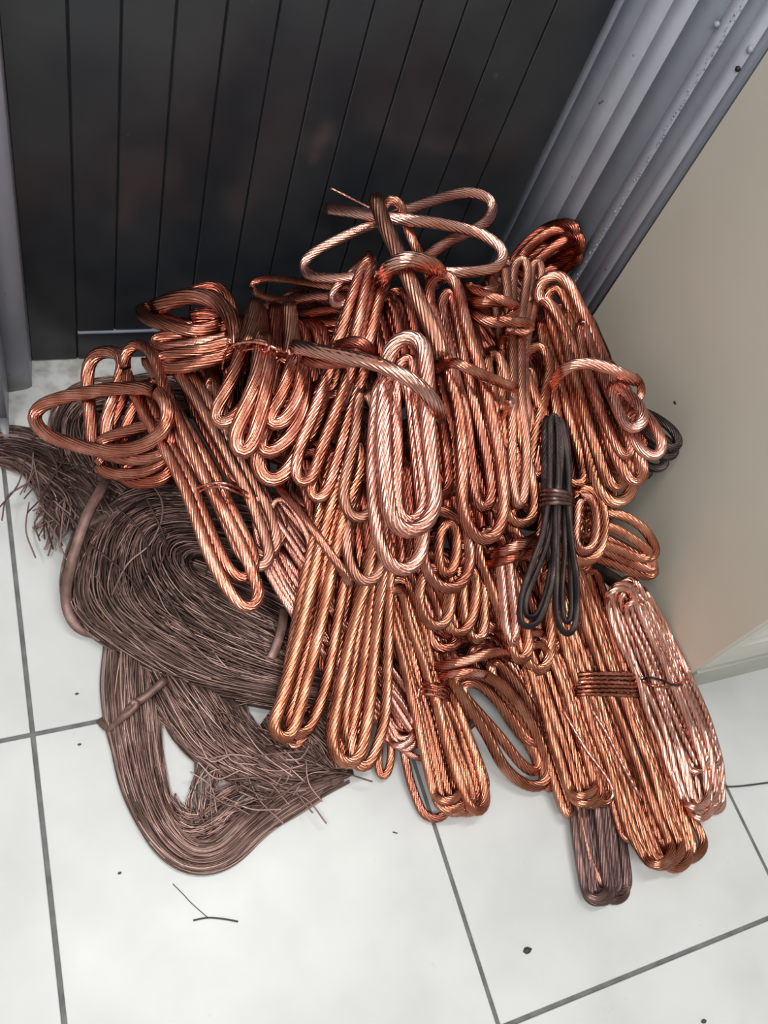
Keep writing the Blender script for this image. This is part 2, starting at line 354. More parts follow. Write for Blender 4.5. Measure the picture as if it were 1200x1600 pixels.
def tube(X, r, closed, wires=14, lay=0.30, amp=0.17, phase=0.0, fray=0.0):
    """twisted multi-wire cable: returns verts, quads, caps"""
    T, U, W_, hol = frames(X, closed)
    n = len(X); seg = np.linalg.norm(np.diff(np.vstack([X, X[:1]]), axis=0), axis=1)
    s = np.r_[0, np.cumsum(seg)]
    tw = s * math.tan(lay) / r
    if closed:
        tot = tw[n] + hol; q = 2 * math.pi / wires; tgt = round(tot / q) * q; tw = tw * (tgt - hol) / tw[n]
    tw = tw[:n]
    k = wires * 3
    a = np.arange(k) * 2 * math.pi / k
    rr = np.where(np.arange(k) % 3 == 0, 1 - 2 * amp, 1.0)
    off = np.where(np.arange(k) % 3 == 1, -0.05, np.where(np.arange(k) % 3 == 2, 0.05, 0))
    ang = tw[:, None] + (a + off)[None] + phase
    R = r * rr[None] * np.ones((n, 1))
    Vv = X[:, None] + R[..., None] * (np.cos(ang)[..., None] * U[:, None] + np.sin(ang)[..., None] * W_[:, None])
    rows = n if closed else n - 1
    i = np.arange(rows)[:, None]; j = np.arange(k)[None]
    i2 = (i + 1) % n; j2 = (j + 1) % k
    q = np.stack([i * k + j, i * k + j2, i2 * k + j2, i2 * k + j], -1).reshape(-1, 4)
    caps = [] if closed else [list(range(k))[::-1], list(range((n - 1) * k, n * k))]
    return Vv.reshape(-1, 3), q, caps
def simple_tube(X, r, sides=3):
    T, U, W_, _ = frames(X, False); n = len(X)
    a = np.arange(sides) * 2 * math.pi / sides
    Vv = X[:, None] + r * (np.cos(a)[None, :, None] * U[:, None] + np.sin(a)[None, :, None] * W_[:, None])
    i = np.arange(n - 1)[:, None]; j = np.arange(sides)[None]; j2 = (j + 1) % sides
    q = np.stack([i * sides + j, i * sides + j2, (i + 1) * sides + j2, (i + 1) * sides + j], -1).reshape(-1, 4)
    return Vv.reshape(-1, 3), q
STAT = {'tri': 0}
def cable(name, P, lays, r_px, mat, parent, closed=False, wires=14, step=None, lay=0.30, amp=0.17, org=None):
    """P pixel directions; lays scalar or per point height above the relief (in cable thicknesses of 14 mm)"""
    P = np.asarray(P, float)
    if P.shape[1] == 2:
        L = np.full(len(P), lays) if np.isscalar(lays) else np.interp(np.linspace(0, 1, len(P)), np.linspace(0, 1, len(lays)), lays)
        P = np.column_stack([P, L])
    Q = spline(P, step or max(5.0, r_px * 0.85), closed)
    r = r_px * 0.00088
    X = place(Q[:, :2], relief(Q) + Q[:, 2] * 0.014 + r, r)
    X = smooth(X, 3, closed)
    if r_px > 4:
        kn = max(3, len(X) // 9); wv = np.random.default_rng(rnd.randrange(1 << 30)).normal(0, 0.0011, (kn, 3)); wv[-1] = wv[0]
        X = X + smooth(np.stack([np.interp(np.linspace(0, kn - 1, len(X)), np.arange(kn), wv[:, c]) for c in range(3)], 1), 4, closed)
        X[:, 2] = np.maximum(X[:, 2], r)
    sc = px2m(X); r = r_px * sc
    if r_px < 4: wires, amp = 5, 0.12
    Vv, q, caps = tube(X, r, closed, wires, lay * rnd.choice((1, 1)), amp, rnd.uniform(0, 6))
    STAT['tri'] += len(q) * 2
    if org is not None: Vv = Vv - np.array(org)
    return mesh_obj(name, Vv, q, M[mat], parent, True, caps)

GROUPS = 0
def origin_of(P, lay=0):
    Q = np.asarray(P, float); X = place(Q[:, :2], relief(Q) + lay * 0.014, 0.01); c = X.mean(0); c[2] = max(0, X[:, 2].min() - 0.01); return c
def lanes(axis, hw, n, lay, mode='shift', seed=0, zs=0.75, jit=0.08, endk=0.9, top_round=True):
    """n elongated turns round an axis given in image directions; hw half width along it; returns list of closed turns"""
    rg = random.Random(seed); ax = spline(axis, 10.0); m = len(ax)
    d = np.gradient(ax, axis=0); d /= np.linalg.norm(d, axis=1)[:, None]; nr = np.stack([-d[:, 1], d[:, 0]], 1)
    hwv = np.interp(np.linspace(0, 1, m), np.linspace(0, 1, len(hw)), hw)
    lv = np.interp(np.linspace(0, 1, m), np.linspace(0, 1, len(lay)), lay) if not np.isscalar(lay) else np.full(m, float(lay))
    u = np.linspace(-1, 1, 2 * n); out = []
    for i in range(n):
        if mode == 'nest': a, b = u[i], u[2 * n - 1 - i]
        elif mode == 'pair': a, b = u[2 * i], u[2 * i + 1]
        else: a, b = u[i], u[i + n]
        a += rg.uniform(-jit, jit); b += rg.uniform(-jit, jit)
        if mode == 'nest': e0 = e1 = i * 9 + rg.uniform(-5, 5)
        else: e0, e1 = rg.uniform(0, 26), rg.uniform(0, 26)
        arc = np.r_[0, np.cumsum(np.linalg.norm(np.diff(ax, axis=0), axis=1))]
        w0, w1 = hwv[0] * (b - a) / 2, hwv[-1] * (b - a) / 2
        s0, s1 = e0 + abs(w0) * endk, arc[-1] - e1 - abs(w1) * endk
        if s1 < s0 + 20: s0, s1 = arc[-1] * 0.4, arc[-1] * 0.6
        ss = np.linspace(s0, s1, max(4, int((s1 - s0) / 45)))
        def at(s, v, dz):
            p = np.array([np.interp(s, arc, ax[:, 0]), np.interp(s, arc, ax[:, 1])]); nn = np.array([np.interp(s, arc, nr[:, 0]), np.interp(s, arc, nr[:, 1])])
            return [*(p + nn * np.interp(s, arc, hwv) * v), np.interp(s, arc, lv) + dz]
        zi = (i - (n - 1) / 2) * zs if mode != 'nest' else rg.uniform(-.2, .2)
        wob = lambda: rg.uniform(-0.03, 0.03)
        pts = []
        for s in ss: pts.append(at(s, a + wob(), zi * 0.5 + rg.uniform(-.15, .15)))
        for th in (0.25, 0.5, 0.75):
            c_, h_ = (a + b) / 2, (b - a) / 2
            pts.append(at(s1, c_ - h_ * math.cos(math.pi * th), zi))
            dd = np.array([np.interp(arc[-1], arc, d[:, 0]), np.interp(arc[-1], arc, d[:, 1])]) * abs(w1) * endk * math.sin(math.pi * th)
            pts[-1][0] += dd[0]; pts[-1][1] += dd[1]
        for s in ss[::-1]: pts.append(at(s, b + wob(), zi * 0.5 + rg.uniform(-.15, .15)))
        for th in (0.25, 0.5, 0.75):
            c_, h_ = (a + b) / 2, (b - a) / 2
            pts.append(at(s0, c_ + h_ * math.cos(math.pi * th), zi))
            dd = -d[0] * abs(w0) * endk * math.sin(math.pi * th)
            pts[-1][0] += dd[0]; pts[-1][1] += dd[1]
        out.append(pts)
    return out
def band(cx, cy, ang, half, lay, n=2, gap=7, bulge=9, seed=0):
    """turns of a tie across a hank: arcs in image directions over the front, tucking in at both edges"""
    rg = random.Random(seed); out = []; ca, sa = math.cos(ang), math.sin(ang)
    for i in range(n):
        o = (i - (n - 1) / 2) * gap; pts = []
        sk = rg.uniform(-3, 3)
        for t, b, z in ((-1.02, 0, -1.6), (-1.0, 0.15, -0.4), (-0.7, 0.75, .9), (0, 1, 1.3), (0.7, .75, .9), (1.0, .15, -.4), (1.02, 0, -1.6)):
            x = t * half; y = o - b * bulge + sk * t
            pts.append([cx + x * ca - y * sa, cy + x * sa + y * ca, lay + z])
        out.append(pts)
    return out

def hank(label, turns, mat='copper', r=8.5, group='tied hanks of stranded copper cable', name='cable_hank', cat='cable hank'):
    """turns: list of dicts/tuples (kind, pts, opts)"""
    allp = np.array([p[:2] for t in turns for p in t['p']]); L = float(np.mean([t.get('l', 0) if np.isscalar(t.get('l', 0)) else np.mean(t['l']) for t in turns]))
    org = origin_of(allp[:: max(1, len(allp) // 40)], L)
    root = empty(name, tuple(org)); tag(root, label, cat, group)
    for t in turns:
        cable(t.get('n', 'loop' if t.get('c') else 'strand'), t['p'], t.get('l', 0), t.get('r', r), t.get('m', mat), root, t.get('c', False), org=org, **t.get('o', {}))
    return root
def P_(s): return [tuple(float(v) for v in a.split(',')) for a in s.split()]
def LP(s, l, **k): return dict(p=P_(s), l=l, c=True, n='loop', **k)       # closed turn
def ST(s, l, **k):                                                        # open length
    k.setdefault('n', 'strand'); return dict(p=P_(s), l=l, **k)
def TI(s, l, **k): k.setdefault('n', 'tie'); return dict(p=P_(s), l=l, **k)
def LN(axis, hw, n, lay, **k):
    o = {a: k.pop(a) for a in ('mode', 'seed', 'zs', 'jit', 'endk') if a in k}
    return [dict(p=p, c=True, n='loop', **k) for p in lanes(P_(axis), hw, n, lay, **o)]
def BD(cx, cy, ang, half, lay, turns=2, **k):
    o = {a: k.pop(a) for a in ('gap', 'bulge', 'seed') if a in k}; k.setdefault('n', 'tie')
    return [dict(p=p, **k) for p in band(cx, cy, math.radians(ang), half, lay, turns, **o)]

# ------------------------------------------------------------------ hanks of copper cable, front of the heap to the back
hank('bow of thick bright copper cable crowning the heap against the black door', [
  ST('512,327 560,333 620,342 690,350 750,364 782,385 787,402 775,418 740,425 700,427 668,424', [5, 6.5, 6.5, 6.5, 6, 6, 5], m='rose', r=9),
  ST('600,345 632,330 673,316 723,301 756,304 771,322 762,345 733,363 700,378 673,396 655,412', [6, 5.5, 5, 4.5, 5, 5, 5], m='rose', r=8.5),
  ST('612,338 578,352 523,377 487,397 473,415 481,430 505,435 545,434 592,430', [5.5, 5, 5, 5, 5, 5], m='rose', r=8),
  ST('586,311 600,352 620,390 636,428 650,460 668,500 680,530 690,560', [7.4, 7.6, 7.2, 7, 7, 6.6], m='brown', r=12.5),
  ST('632,342 640,365 652,392 664,420 676,450', [5.4, 5, 5], r=8),
  ST('603,350 599,325 606,311 620,312 631,328 634,350', [6, 7, 7.4, 7, 6], m='copper', r=7.5),
  ST('515,293 545,308 578,325', [7, 6.6, 6.4], m='pink', r=2.2, n='stray_wire'),
  TI('596,436 603,420 618,408 640,402 665,405 684,416 692,432', [5.5, 7.5, 8.8, 9, 8.8, 7.5, 5.5], m='rose', r=12),
  TI('600,444 612,426 632,416 655,416 676,426 688,442', [5, 7, 8, 8, 7, 5], m='red', r=7)], group='copper cable bows')
hank('long pale copper hank hanging in two big loops at the centre of the heap', [
  LP('602,590 603,560 612,537 630,525 650,529 661,550 665,600 668,680 674,742 679,782 670,812 645,832 618,822 608,790 604,740 600,680 600,640', 8, m='pink', r=12.5),
  LP('618,620 620,585 632,560 645,560 650,590 652,660 657,730 662,780 655,806 640,816 625,806 621,770 620,700', 7, m='pink', r=9),
  LP('592,600 586,650 583,720 585,795 592,850 608,884 630,894 650,880 660,850 660,780 650,700 640,620 615,585', 6.4, m='pink', r=11),
  LP('565,610 555,680 540,740 536,775 546,804 566,809 583,796 590,740 590,650', 5.4, m='brown', r=9),
  LP('575,700 555,770 542,840 550,890 570,909 592,896 600,850 600,760', 4.2, m='brown', r=9),
  ST('476,561 505,567 540,566 580,564 610,572', [8, 8.5, 8.8, 8.8], m='red', r=9),
  TI('460,541 490,547 530,556 580,566 620,582 655,602 680,630 692,652', [8.5, 9.4, 9.8, 10.2, 10.4, 10.2, 9.4, 7.5], m='rose', r=12),
  ST('461,538 500,543 550,553 600,566', [9.5, 10.6, 11, 11.3], m='pink', r=3, n='stray_wire')])
hank('copper hank with folded ends below the left of the crowning bow', [
  LP('583,402 570,450 556,520 546,580 525,640 503,700 490,742 475,758 461,745 467,700 492,640 515,585 535,520 552,460 568,415', 6, r=9),
  LP('605,425 592,470 578,530 566,590 545,650 530,710 512,765 497,782 484,768 498,720 520,660 545,590 560,530 575,470 588,430', 5, r=9),
  LP('572,440 552,490 536,560 515,615 498,655 482,690 474,675 492,630 512,580 530,520 548,470', 4.2, m='orange', r=8.5),
  ST('520,590 495,600 474,612', [5, 4.5, 4], r=8), ST('530,612 500,624 474,642', [4.6, 4.2, 3.6], r=8),
  TI('520,545 537,537 560,534 580,545 592,566', [5, 7.2, 8, 7.4, 5.4], m='red', r=8.5),
  TI('525,556 545,547 565,547 582,560', [5, 6.8, 7, 5.6], m='red', r=7)])
hank('copper hank with an arched head right of the central loops', [
  LP('671,470 671,445 680,430 700,431 715,447 725,490 740,540 755,590 768,650 782,720 787,790 778,832 755,846 733,826 722,790 722,725 718,650 705,590 690,530', 6.4, r=9.5),
  LP('690,480 695,455 706,462 716,510 728,570 742,640 760,710 768,770 757,798 742,780 738,730 728,660 712,590 700,530', 5.6, r=9, m='copper'),
  LP('700,500 712,470 735,500 750,560 770,640 790,710 800,770 790,800 772,790 765,740 750,670 730,590', 4.6, r=9, m='orange'),
  TI('682,575 698,567 715,567 735,577 765,590 803,607', [5, 7.6, 8.6, 8.6, 8, 7], m='copper', r=8.5)])
hank('copper hank ending in stepped bends right of centre', [
  LP('760,560 770,620 780,690 786,750 788,790 802,815 822,820 835,800 830,750 815,690 800,620 780,560', 5.2, r=8.5, m='orange'),
  LP('800,620 810,690 806,760 798,815 812,845 832,849 847,828 848,780 838,710 825,640', 4.6, r=9),
  LP('745,580 752,640 770,710 775,780 790,830 800,800 795,740 775,650', 3.4, r=8.5)])
hank('tall narrow copper loops standing upright near the top right', [
  LP('800,430 805,408 815,403 823,418 818,470 812,540 815,620 822,700 818,780 808,790 802,740 800,650 800,540', 5.6, r=7.5, m='brown'),
  LP('827,470 830,420 836,406 845,412 842,450 833,490 824,530 820,600 826,650 818,660 815,600 818,530', 5.2, r=6.5, m='brown'),
  LP('770,440 780,412 792,408 800,425 802,480 800,560 795,620 788,610 783,540 775,480', 4.4, r=7.5, m='brown'),
  ST('789,418 792,460 796,520', 6, r=8, m='brown')], group='upright copper loops')
hank('knot of copper cable wound three times round the upright loops', [
  TI('722,447 745,458 768,456 775,444 765,436', [4, 6.8, 7.2, 7, 5], r=8.5, m='copper'),
  TI('726,470 750,474 780,470 802,473 808,488 790,503 760,502 735,488 722,478', [5, 7.4, 7.8, 7.8, 7.6, 7.4, 7, 6, 4.6], r=9, m='copper'),
  TI('732,452 760,462 788,472 806,482', [6.5, 8, 8.4, 8], r=7.5, m='copper'),
  TI('775,498 800,503 825,502 832,512 818,519 795,512', [7.4, 7.8, 7.4, 7, 6.4, 6], r=7.5, m='copper')], name='cable_knot', cat='cable knot', group='copper cable knots')
hank('slim copper hank standing beside a bright cut cable end right of centre', [
  LP('781,545 785,526 793,526 798,545 800,600 800,660 794,700 786,690 784,620', 5, r=8, m='orange'),
  ST('786,650 791,638 795,626', [4, 6.4, 8.2], r=8, m='rose', n='cut_end'),
  LP('752,580 756,555 768,546 780,552 784,590 776,640 764,650 756,620', 3.2, r=7.5)])
hank('copper hank with a rounded head hanging left of the black tie', [
  LP('817,572 822,552 838,541 854,548 860,575 852,612 842,650 832,700 826,735 836,748 850,742 856,700 850,650', 5, r=8.5, m='orange'),
  LP('826,575 833,590 838,640 830,690 822,735 815,710 822,650 820,600', 4.4, r=8, m='orange'),
  ST('850,640 856,690 856,720 850,748 842,750', 4.8, r=6)])
hank('broad copper hank leaning on the cabinet side, tied by one thick turn', [
  LP('844,470 842,450 850,436 870,428 886,436 903,470 920,507 940,555 952,590 965,625 985,680 1003,730 998,752 978,745 958,700 940,650 915,590 890,530 862,475', 6, r=9, m='copper'),
  LP('858,480 856,460 868,448 882,460 900,510 920,560 942,610 965,670 988,740 984,770 964,785 944,776 930,748 922,700 905,640 885,570', 5, r=9.5, m='orange'),
  LP('846,495 850,520 862,560 876,600 890,650 905,700 915,745 905,758 888,755 877,735 875,690 868,630 856,570 846,520', 4.4, r=8.5, m='orange'),
  LP('880,480 900,530 925,590 940,640 962,700 975,750 962,762 945,740 925,680 905,610 888,550', 5.8, r=9, m='orange'),
  LP('905,500 925,550 945,600 968,650 985,700 975,715 955,680 932,620 912,560', 6.4, r=8.5, m='copper'),
  TI('862,606 870,588 885,575 905,568 937,571 967,583 993,596', [4.6, 7.4, 8.8, 9.2, 9.2, 8.6, 7.2], r=9.5, m='pink'),
  ST('990,588 1002,600 1002,618 994,628 984,622 980,608', [7, 7, 7, 6.6, 6, 5], r=6.5),
  LP('955,600 975,612 995,630 1008,652 1002,668 985,672 972,656 962,630', 7.6, r=9, m='pink'),
  LP('990,640 1010,650 1028,672 1038,700 1028,714 1008,706 992,690 980,668', 6.4, r=8.5, m='pink')])
hank('reddish copper hank pointing up right against the blue grey frame', [
  LP('800,415 815,390 837,368 862,352 886,347 900,352 902,366 885,380 860,392 835,412 820,432', [2.4, 2, 1.4, 1.4, 2], r=8, m='red'),
  LP('815,425 840,395 870,372 895,362 909,372 908,390 892,402 868,414 845,432 830,440', [1.6, 1, 0.6, 0.6, 1], r=8, m='red'),
  LP('812,405 832,380 858,360 880,356 890,366 870,380 848,398 828,418', [3.4, 2.8, 2.4, 2.4, 3], r=7.5, m='red'),
  LP('835,430 860,408 885,392 905,392 900,408 880,420 858,436', [0.2, 0, 0, 0], r=7.5, m='red')])
hank('black corroded hank sticking out between copper and cabinet side', [
  LP('985,640 1012,646 1040,662 1058,680 1062,698 1045,700 1020,685 995,665', 2.2, r=7, m='dark'),
  LP('985,660 1010,670 1038,688 1056,702 1050,716 1028,712 1003,695', 1.2, r=7, m='dark'),
  LP('980,680 1008,695 1035,712 1040,728 1022,733 1000,722 982,705', 0.4, r=7, m='dark'),
  LP('975,700 1000,718 1018,735 1008,747 990,738', 0, r=6.5, m='dark')], group='blackened hanks')
hank('short copper hank pointing right towards the cabinet with blunt folded tip', [
  LP('915,808 943,801 978,809 1004,825 1021,848 1026,868 1010,874 985,862 955,846 925,836', 2.6, r=8, m='orange'),
  LP('920,830 950,822 985,838 1010,856 1018,868 1000,872 970,860 935,848', 3.2, r=7.5, m='orange'),
  LP('915,850 945,852 980,868 1010,880 1026,892 1012,900 985,890 950,876 920,866', 1.8, r=8, m='orange'),
  LP('918,838 950,842 990,862 1024,880 1020,890 990,880 950,862', 2.4, r=7.5, m='copper')])
hank('short copper hank with curled lower bends right of the black tie', [
  LP('900,770 892,810 886,845 893,868 908,878 926,874 938,855 942,825 940,790 925,765', 5, r=8.5, m='orange'),
  LP('905,780 900,820 897,845 905,860 918,860 928,840 930,800 920,775', 5.8, r=7.5),
  LP('912,765 905,800 902,830 915,842 930,830 936,790', 4, r=8)])
hank('slim black cable bow with two open loops and a grey knot', [
  LP('862,650 860,720 858,780 848,835 828,888 813,935 813,975 834,978 852,950 863,905 866,850 870,780 872,720 872,660', 7, r=5, m='dark'),
  LP('874,650 876,720 874,790 872,850 870,910 871,960 880,990 893,992 900,965 898,910 892,850 888,780 886,700', 7, r=5, m='dark'),
  LP('868,700 866,780 858,840 835,900 822,940 824,965 840,960 856,915 866,850 874,780', 6.4, r=4.5, m='dark'),
  LP('880,660 884,740 884,800 880,860 878,930 884,975 892,960 890,900 890,800 888,700', 6.4, r=4.5, m='dark'),
  LP('852,650 852,720 852,790 856,860 862,880 866,820 864,740 860,680', 6, r=7, m='dark')] +
  BD(871, 780, 4, 24, 8, 4, r=3.6, m='purple', gap=6, bulge=4), group='blackened hanks')
hank('long copper hank slanting down over the brown wire coil, bound by thin wire', [
  LP('196,575 197,552 210,538 228,540 243,560 258,610 285,670 312,730 345,790 372,840 392,885 405,925 398,946 380,950 360,930 338,890 316,835 290,765 262,710 235,665 212,620', 5, r=9.5),
  LP('222,560 240,580 262,640 290,700 325,760 356,820 378,868 402,888 420,878 418,850 400,800 372,740 345,690 315,635 285,590 255,560', 4, r=9, m='brown'),
  LP('245,590 275,640 310,700 345,765 372,820 398,860 420,870 432,850 425,810 400,760 370,705 340,650 310,600 280,575', 3.2, r=9, m='brown'),
  LP('236,600 240,640 270,700 300,760 330,830 352,880 376,905 395,895 395,865 372,815 340,750 305,690 272,640 252,600', 4.4, r=9, m='copper'),
  LP('330,590 350,640 380,700 410,760 430,810 440,840 430,850 412,810 385,750 355,690 330,640', 2.8, r=9, m='brown')] +
  [TI('298,768 318,758 341,754 367,760 402,780', [3, 7, 7.6, 7, 3], r=2.6, m='pink', n='tie_wire'),
   TI('300,774 322,763 345,760 370,769 400,786', [3, 7, 7.6, 7, 3], r=2.4, m='pink', n='tie_wire'),
   ST('345,760 352,772 353,784', [7.4, 7.4, 7], r=2.2, m='pink', n='stray_wire')])
hank('open bow of copper cable with one wide loop reaching left over the tiles', [
  LP('240,607 190,606 147,611 100,620 66,632 50,650 62,672 92,688 147,702 191,704 235,690 262,660 258,625', [6, 5.4, 4.4, 4, 4.4, 5, 5.6, 6], r=10.925, o=dict(lay=0.16, wires=16)),
  LP('147,700 141,650 136,600 137,568 148,551 170,546 192,556 188,590 176,625 166,665 170,705', [3.4, 4.2, 5, 5, 4.6, 4, 3.4], r=10.35, o=dict(lay=0.16, wires=16)),
  LP('150,700 176,713 220,718 258,706 270,680 250,660 210,672 170,684', 4.4, r=9.775, o=dict(lay=0.16, wires=16)),
  LP('152,732 183,742 225,736 262,712 250,690 205,700 160,712', 3.2, r=9.775, o=dict(lay=0.16, wires=16)),
  LP('190,748 215,756 248,750 272,730 262,712 230,716 200,728', 2.4, r=10.35, m='red', o=dict(lay=0.16, wires=16)),
  ST('190,690 205,650 222,612', [3.6, 4, 4.2], r=8.625, m='red', o=dict(lay=0.16, wires=16)),
  ST('160,690 185,640 200,600', [3, 3.6, 4], r=8.625, m='red', o=dict(lay=0.16, wires=16))], group='copper cable bows')
hank('shiny copper hank lying sideways with folds toward the black door', [
  ST('243,482 275,468 312,461 340,471 360,492 371,518 376,550 378,580', [3.4, 4.6, 5.2, 5.4, 5.2, 5, 4, 3], r=13.2, m='copper', o=dict(lay=0.16, wires=16)),
  ST('262,476 300,458 330,448 350,455 360,476 366,500', [3, 3.6, 3.8, 3.8, 3.6, 3], r=9.9, m='red', o=dict(lay=0.16, wires=16)),
  ST('350,505 312,519 275,514 240,502 222,494 215,484 225,480 255,500 300,515', [3.6, 4, 4, 3.6, 3.2, 3, 2.6, 2.6], r=11, m='copper', o=dict(lay=0.16, wires=16)),
  LP('365,520 340,530 300,536 262,543 238,540 240,528 275,520 315,515 350,505', 3.8, r=9.9, m='copper', o=dict(lay=0.16, wires=16)),
  LP('368,545 335,560 300,570 262,580 245,572 250,560 290,552 330,545 360,530', 4.4, r=11, m='copper', o=dict(lay=0.16, wires=16)),
  ST('300,500 330,490 360,500 372,540', 2.2, r=14.3, m='red', o=dict(lay=0.16, wires=16)),
  ST('280,530 320,525 350,545 365,590', 2.0, r=14.3, m='red', o=dict(lay=0.16, wires=16)),
  LP('330,560 335,600 340,640 350,650 356,610 350,560', 2.2, r=9.9, m='copper', o=dict(lay=0.16, wires=16))])
hank('drooping shiny copper hank with hairpin bends tied by a fine wire', [
  LP('398,476 386,520 370,570 350,615 336,648 344,664 364,655 386,632 402,600 412,560 410,510 408,480', 6.4, r=10.8, m='copper', o=dict(lay=0.14, wires=16)),
  LP('408,520 404,580 388,630 370,675 370,702 384,711 397,692 407,650 416,600 420,540', 7, r=12.6, m='copper', o=dict(lay=0.14, wires=16)),
  LP('460,560 445,605 425,645 418,658 434,664 454,645 468,610 474,575 470,545', 6.4, r=10.8, m='copper', o=dict(lay=0.14, wires=16)),
  LP('430,560 425,620 408,680 406,705 425,707 446,690 466,660 474,620 470,570', 5.4, r=11.4, m='copper', o=dict(lay=0.14, wires=16)),
  LP('430,640 410,690 402,725 414,748 434,752 454,732 470,700 478,655 472,610 450,620', 4.6, r=12, m='copper', o=dict(lay=0.14, wires=16)),
  ST('455,475 456,510 458,560', 5.6, r=12, m='brown', o=dict(lay=0.14, wires=16)), ST('398,470 395,500 388,540', 6.8, r=10.8, m='brown', o=dict(lay=0.14, wires=16)),
  ST('428,480 430,520 436,560', 4.6, r=12, m='red', o=dict(lay=0.14, wires=16)), ST('376,500 378,540 372,580', 5, r=10.8, m='copper', o=dict(lay=0.14, wires=16)),
  TI('347,580 350,556 362,540 385,534 410,536 432,545 448,553', [3, 6, 7.6, 8.4, 8.6, 8.2, 7.2], r=2.6, m='pink', n='tie_wire'),
  TI('372,538 395,531 415,532 423,540 418,551 408,548', [7, 8.6, 8.8, 8.8, 8.6, 8], r=2.4, m='pink', n='tie_wire'),
  TI('368,552 390,545 420,548 445,558', [6, 8, 8, 6.6], r=2.4, m='pink', n='tie_wire')])
hank('slim copper hank lying level in front of the black door', [
  LP('392,448 398,438 420,435 460,440 510,447 555,452 556,464 515,463 475,464 437,467 407,460', [3, 3, 3, 3, 3], r=6, m='copper'),
  ST('405,480 440,475 480,467 520,464 552,470', [2.6, 3, 3.4, 3.6, 3.6], r=7, m='pink'),
  ST('420,488 460,490 505,484 545,488', [2, 2.2, 2.4, 2.4], r=7, m='red'),
  ST('440,504 480,502 520,506 550,500', 1.4, r=7, m='red'),
  ST('578,396 562,414 540,434 522,450 516,466 526,478 545,470 562,456', [3.4, 4.2, 4.6, 4.8, 4.8, 4.8, 4.8, 4.4], r=7, m='pink'),
  TI('530,478 548,476 566,468', [4, 5, 4], r=7, m='copper')])
hank('long copper hank hanging to the floor beside the brown coil', [
  LP('555,690 535,740 515,800 497,870 478,950 458,1030 440,1095 427,1135 437,1153 455,1150 468,1110 485,1040 503,960 520,880 540,800 565,730', [4.4, 4.2, 4.2, 3.6, 3, 3.6, 4.2, 4.4], r=9.5, m='orange'),
  LP('545,740 525,810 508,880 497,960 478,1030 462,1090 450,1128 459,1148 480,1142 497,1103 512,1040 527,970 538,900 548,830 556,760', [3.8, 3.6, 3.2, 2.8, 2.2, 2.8, 3.2, 3.6], r=9, m='orange'),
  LP('520,700 505,780 488,860 470,940 452,1040 440,1100 448,1120 462,1070 480,980 497,890 515,800 530,720', [3, 3, 2.8, 2.2, 1.6, 2.2, 3, 3], r=9, m='orange'),
  LP('495,1100 478,1145 462,1166 452,1168 458,1145 478,1100', [1, .4, .2, .4], r=7)])
hank('long copper hank with nested bends hanging to the floor at the centre', [
  LP('590,830 575,900 558,960 540,1040 526,1110 520,1160 532,1188 552,1194 567,1172 577,1110 583,1030 590,960 600,900 606,840', [4.2, 3.8, 3.2, 2.6, 2.6, 3.2, 4], r=9.5, m='orange'),
  LP('612,850 607,920 606,990 604,1060 600,1125 588,1175 574,1200 556,1194 552,1150 560,1090 570,1020 580,940 596,860', [3.4, 3, 2.4, 2, 2, 2.6, 3.2], r=9, m='orange'),
  LP('575,860 566,940 553,1020 542,1090 538,1140 548,1165 558,1130 566,1060 578,980 590,900', [3.2, 2.8, 2, 1.6, 2, 3], r=9, m='orange'),
  LP('560,860 545,920 530,1000 520,1080 516,1150 526,1190 536,1180 536,1100 548,1000 560,920', [2, 1.6, 1, .6, 1, 2], r=8.5, m='orange'),
  LP('606,1130 612,1165 610,1195 602,1213 594,1208 592,1180 598,1140', [.6, .2, 0, .2], r=6.5, m='orange')])
hank('pale hank of thinner copper cable slanting behind the long hanging hanks', 
  LN('405,770 440,850 490,930 550,1010 610,1090 655,1165', [14, 40, 46, 46, 40, 40], 7, [2.2, 1.4, 1.4, 1.4, 1, .6], seed=3, r=5.6, m='pink', jit=.12, zs=.5) +
  [LP('425,800 428,785 440,778 455,790 472,820 484,850 478,880 462,855 445,830', 3.4, r=5, m='pink'),
   LP('405,790 403,775 415,768 430,785 445,820 430,840 415,815', 2.8, r=5, m='pink'),
   LP('607,1040 637,1080 662,1115 676,1145 672,1160 650,1150 625,1115 606,1080', 1.8, r=4.6, m='pink'),
   LP('607,1095 637,1140 660,1162 677,1165 680,1180 655,1185 628,1168 606,1135', 1.2, r=4.6, m='pink')])
hank('loose copper strand crossing the upper left of the long hanging hanks', [
  ST('430,752 448,775 465,795 484,822 512,860 533,887 547,912', [4, 5.4, 5.8, 6, 6, 6, 5.6], r=7, m='copper')], name='cable_strand', cat='cable', group='single copper strands')
hank('sheaf shaped copper hank with a rounded fist like tip on the tiles at the centre', 
  LN('615,900 640,980 665,1070 695,1160 726,1272', [22, 26, 26, 38, 42], 6, [2, 2, 1.8, 1.6, 1.2], seed=8, r=7.2, m='orange', zs=.6, endk=.75, jit=.12) +
  [LP('670,1160 690,1230 700,1262 687,1278 664,1274 648,1240 638,1205 634,1160', [1.4, .6, .2, .2, .2, .6], r=7, m='copper'),
   LP('682,1080 692,1140 712,1205 730,1256 746,1272 758,1256 752,1212 730,1145 704,1080', [3.2, 2.6, 2, 1.6, 2], r=8, m='orange')] +
  BD(679, 1085, 14, 26, 3.4, 3, r=2.6, m='copper', n='tie_wire', gap=7, bulge=6) + [ST('652,1092 655,1078 655,1074', 5, r=2, m='pink', n='stray_wire')])
